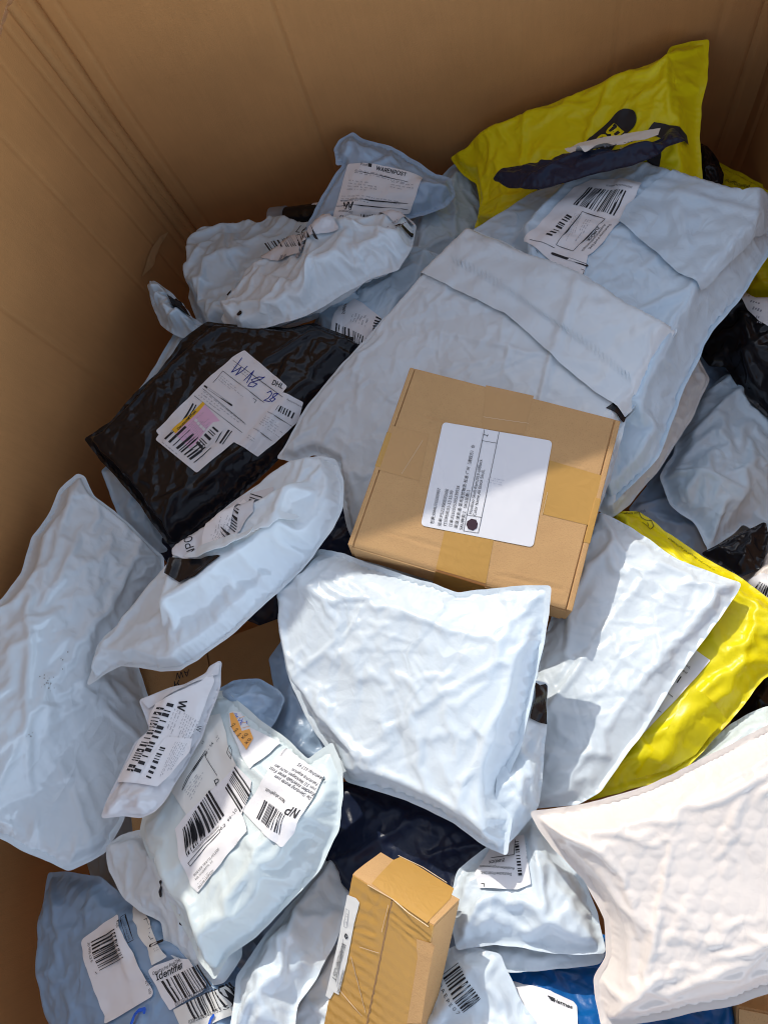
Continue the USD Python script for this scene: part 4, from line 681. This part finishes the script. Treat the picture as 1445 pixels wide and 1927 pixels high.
# pale mailer with the big labels
b = W['roever']
label(b, S2, [(640, 370), (682, 358), (720, 470), (772, 640), (640, 772), (500, 908), (428, 742), (490, 590), (580, 440)], 'cream_paper', rnd=.001, text=[('99 - 14', (605, 590), (650, 520)), ('P', (648, 752), (668, 735)), ('43', (592, 528), (602, 512))], lines=[[(480, 775), (590, 592), (612, 570), (602, 590), (650, 690)], [(478, 772), (488, 748), (605, 560)], [(735, 530), (750, 560), (738, 605), (720, 570), (735, 530)], [(732, 565), (745, 585)]], rows=[([(490, 770), (590, 640), (575, 720), (520, 830)], 5), ([(660, 480), (690, 430), (700, 470), (670, 520)], 2)])
label(b, S2, [(435, 985), (500, 905), (640, 770), (770, 638), (852, 722), (845, 790), (800, 905), (840, 1000), (690, 1172), (560, 1330), (520, 1290)], rnd=.001, off=.0014, bars=[([(512, 1138), (698, 900), (632, 768), (470, 985)], 50), ([(778, 892), (848, 775), (772, 642), (708, 762)], 24)],
      text=[('99-10', (715, 945), (762, 880)), ('62', (682, 992), (704, 966)), ('ROEVER TEXTILPFLEGE', (532, 1243), (685, 1098)), ('MILTITZERSTR. 13', (538, 1264), (642, 1165)), ('04178 LEIPZIG', (550, 1310), (642, 1215)), ('H1003610700100200C', (542, 1118), (670, 972))], lines=[[(510, 1172), (672, 985), (680, 1000), (518, 1188), (510, 1172)]], rows=[([(545, 1278), (640, 1185), (645, 1195), (550, 1288)], 1), ([(760, 1075), (810, 1015), (814, 1022), (765, 1082)], 1), ([(520, 1178), (665, 1008), (668, 1014), (524, 1184)], 1)])
p = label(b, S2, [(730, 352), (755, 343), (790, 350), (840, 430), (1010, 515), (960, 572), (850, 662), (806, 588), (740, 435)], rnd=.001)
q = p.patch(p.node, 'orange_sticker', S2((732, 354), (752, 352), (780, 400), (800, 452), (840, 440), (860, 492), (820, 553), (742, 432)), 'orange_paper', .0005, hold=.001)
q.lay(p.node, 'lettering', q.text('N2', *S2((745, 432), (764, 412))) + q.text('N3', *S2((762, 460), (780, 440))) + q.text('N4', *S2((778, 484), (796, 464))) + q.text('KG', *S2((806, 494), (832, 468))) + q.text('KG', *S2((824, 522), (850, 496))), 'ink', .0004)
p.lay(p.node, 'handwriting', sum([p.stroke(S2(*t), .00045) for t in ([(756, 358), (772, 358), (766, 368), (778, 374), (762, 378)], [(790, 382), (778, 396), (800, 392), (802, 384), (796, 402)], [(806, 402), (790, 404), (796, 414), (790, 420)], [(820, 400), (826, 396), (822, 412)])], []), 'pen_bright', .0008)
p.lay(p.node, 'ruled_line', sum([p.stroke(S2(*t), .0004) for t in ([(768, 384), (812, 372)], [(784, 410), (828, 402)], [(798, 436), (838, 424)])], []), 'orange_paper', .0006)
label(b, S2, [(985, 600), (1040, 538), (1110, 600), (1190, 650), (1252, 692), (1190, 832), (1110, 1010), (1040, 1095), (1010, 1075), (800, 886), (870, 790), (940, 690)], rnd=.003, bars=[([(868, 924), (1002, 1018), (1048, 912), (912, 824)], 40)],
      text=[('NP', (1122, 884), (1060, 858), 1), ('Nicht abgeholt', (1046, 830), (936, 762)), ('Die Sendung wurde vom', (1174, 812), (992, 692)), ('Kunden innerhalb einer Frist', (1190, 790), (966, 646)), ('von 10 Werktagen nicht am', (1196, 762), (990, 632)), ('Paketshop abgeholt.', (1204, 734), (1068, 650)), ('Paketshop: 617 93', (1240, 708), (1100, 622)), ('CA01192', (1015, 590), (1040, 545))])
# lumpy mailer marks, dirt spots
b = W['lumpy']; b.lay(b.node, 'black_mark', b.stroke(S5((800, 292), (782, 315), (776, 330), (786, 352)), .0035), 'ink', .001); b.lay(b.node, 'black_mark', b.stroke(S5((880, 452), (892, 470), (882, 490), (912, 505)), .002), 'ink', .001)
b = W['left_big']; r = np.random.default_rng(3)
b.lay(b.node, 'dirt_spots', [shapely.Point(b.hit(S1((x + r.normal(0, 14), y + r.normal(0, 16)))[0])).buffer(r.uniform(.0002, .0008), quad_segs=2) for x, y in [(340, 120)] * 2 + [(245, 215)] * 7 + [(265, 255)] * 8 + [(180, 530)] * 4 + [(330, 155)] * 2 + [(290, 285)] * 3], 'dirt', .0005)
# blue tinted mailer bottom left
b = W['blue_low']
label(b, S5, [(640, 372), (700, 400), (760, 470), (800, 590), (832, 642), (742, 690), (720, 600)], 'cream_paper', rnd=.001, off=.0012, lines=[[(735, 594), (795, 568), .0022], [(700, 468), (712, 462), (720, 485)], [(735, 545), (742, 562), (752, 556)]], rows=[([(722, 480), (745, 470), (760, 530), (740, 540)], 3), ([(752, 605), (800, 585), (805, 605), (758, 625)], 2)])
label(b, S5, [(404, 566), (602, 434), (762, 832), (524, 972)], rnd=.004, off=.0018, bars=[([(440, 577), (490, 722), (612, 656), (564, 510)], 46)], text=[('Deutsche Post DHL.', (594, 460), (632, 574)), ('82/4', (562, 474), (574, 508)), ('JD 003 4Z E', (424, 582), (454, 676)), ('VIA: ZE 8S', (712, 742), (736, 800)), ('CT  02', (706, 770), (726, 832))], lines=[[(584, 456), (608, 440), (650, 566), (625, 581), (584, 456)], [(468, 722), (474, 730)]])
label(b, S5, [(845, 905), (1000, 830), (1090, 800), (1140, 776), (1160, 920), (1010, 985), (880, 985)], 'cream_paper', rnd=.001, off=.0012, bars=[([(948, 952), (1142, 872), (1108, 772), (905, 872)], 46)], text=[('(00)340434627533433', (922, 975), (1138, 888))])
label(b, S5, [(728, 712), (760, 690), (870, 652), (960, 650), (1045, 770), (1000, 812), (832, 908)], rnd=.002, off=.0020, bars=[([(852, 872), (1036, 788), (970, 682), (785, 768)], 46)], text=[('Deutsche Post DHL', (750, 737), (884, 668)), ('Identifier', (766, 764), (890, 702), 1), ('(00)340434627533012', (852, 890), (1030, 800))])
b.lay(b.node, 'pen_mark', b.stroke(S5((652, 985), (668, 930), (690, 905), (716, 898), (712, 915)), .003), 'pen_bright', .0035); b.lay(b.node, 'pen_mark', b.stroke(S5((1064, 925), (1042, 945), (1030, 985)), .0025), 'pen_bright', .0035)
# bottom right
label(W['zurueck'], S7, [(195, 440), (330, 420), (362, 642), (300, 668), (128, 662), (105, 600)], 'label_paper', rnd=.001, bars=[([(306, 448), (323, 616), (305, 618), (288, 450)], 40)], text=[('ZURÜCK', (242, 528), (168, 536), 1), ('Auslieferungsvermerk', (288, 568), (128, 556)), ('Deutsche Post DHL', (274, 592), (132, 586))], lines=[[(180, 520), (285, 512), (290, 440)], [(135, 640), (148, 640), (148, 655)]], rows=[([(345, 460), (352, 620), (342, 622), (335, 462)], 1)])
b = W['barcode_low']; b.lay(b.node, 'barcode', b.bars(S6((978, 987), (1096, 1197), (1186, 1124), (1066, 918)), 56, 9), 'ink', .0008)
b.lay(b.node, 'lettering', b.text('8 A E P E 0 7', *S6((962, 1040), (1058, 1200))), 'ink', .0008)
p = label(W['cobalt'], S7, [(270, 1080), (330, 1105), (556, 1180), (572, 1200), (578, 1420), (300, 1420), (240, 1180)], rnd=.003, text=[('Hermes', (466, 1186), (550, 1214), 1)])
p.lay(p.node, 'winged_logo', sum([p.stroke(S7(*q), .0008) for q in ([(440, 1160), (468, 1168)], [(446, 1168), (466, 1174)], [(452, 1176), (465, 1180)])], []), 'ink', .0004)
label(W['bubble'], S7, [(1, 1), (2, 2), (3, 1)]) if 0 else None
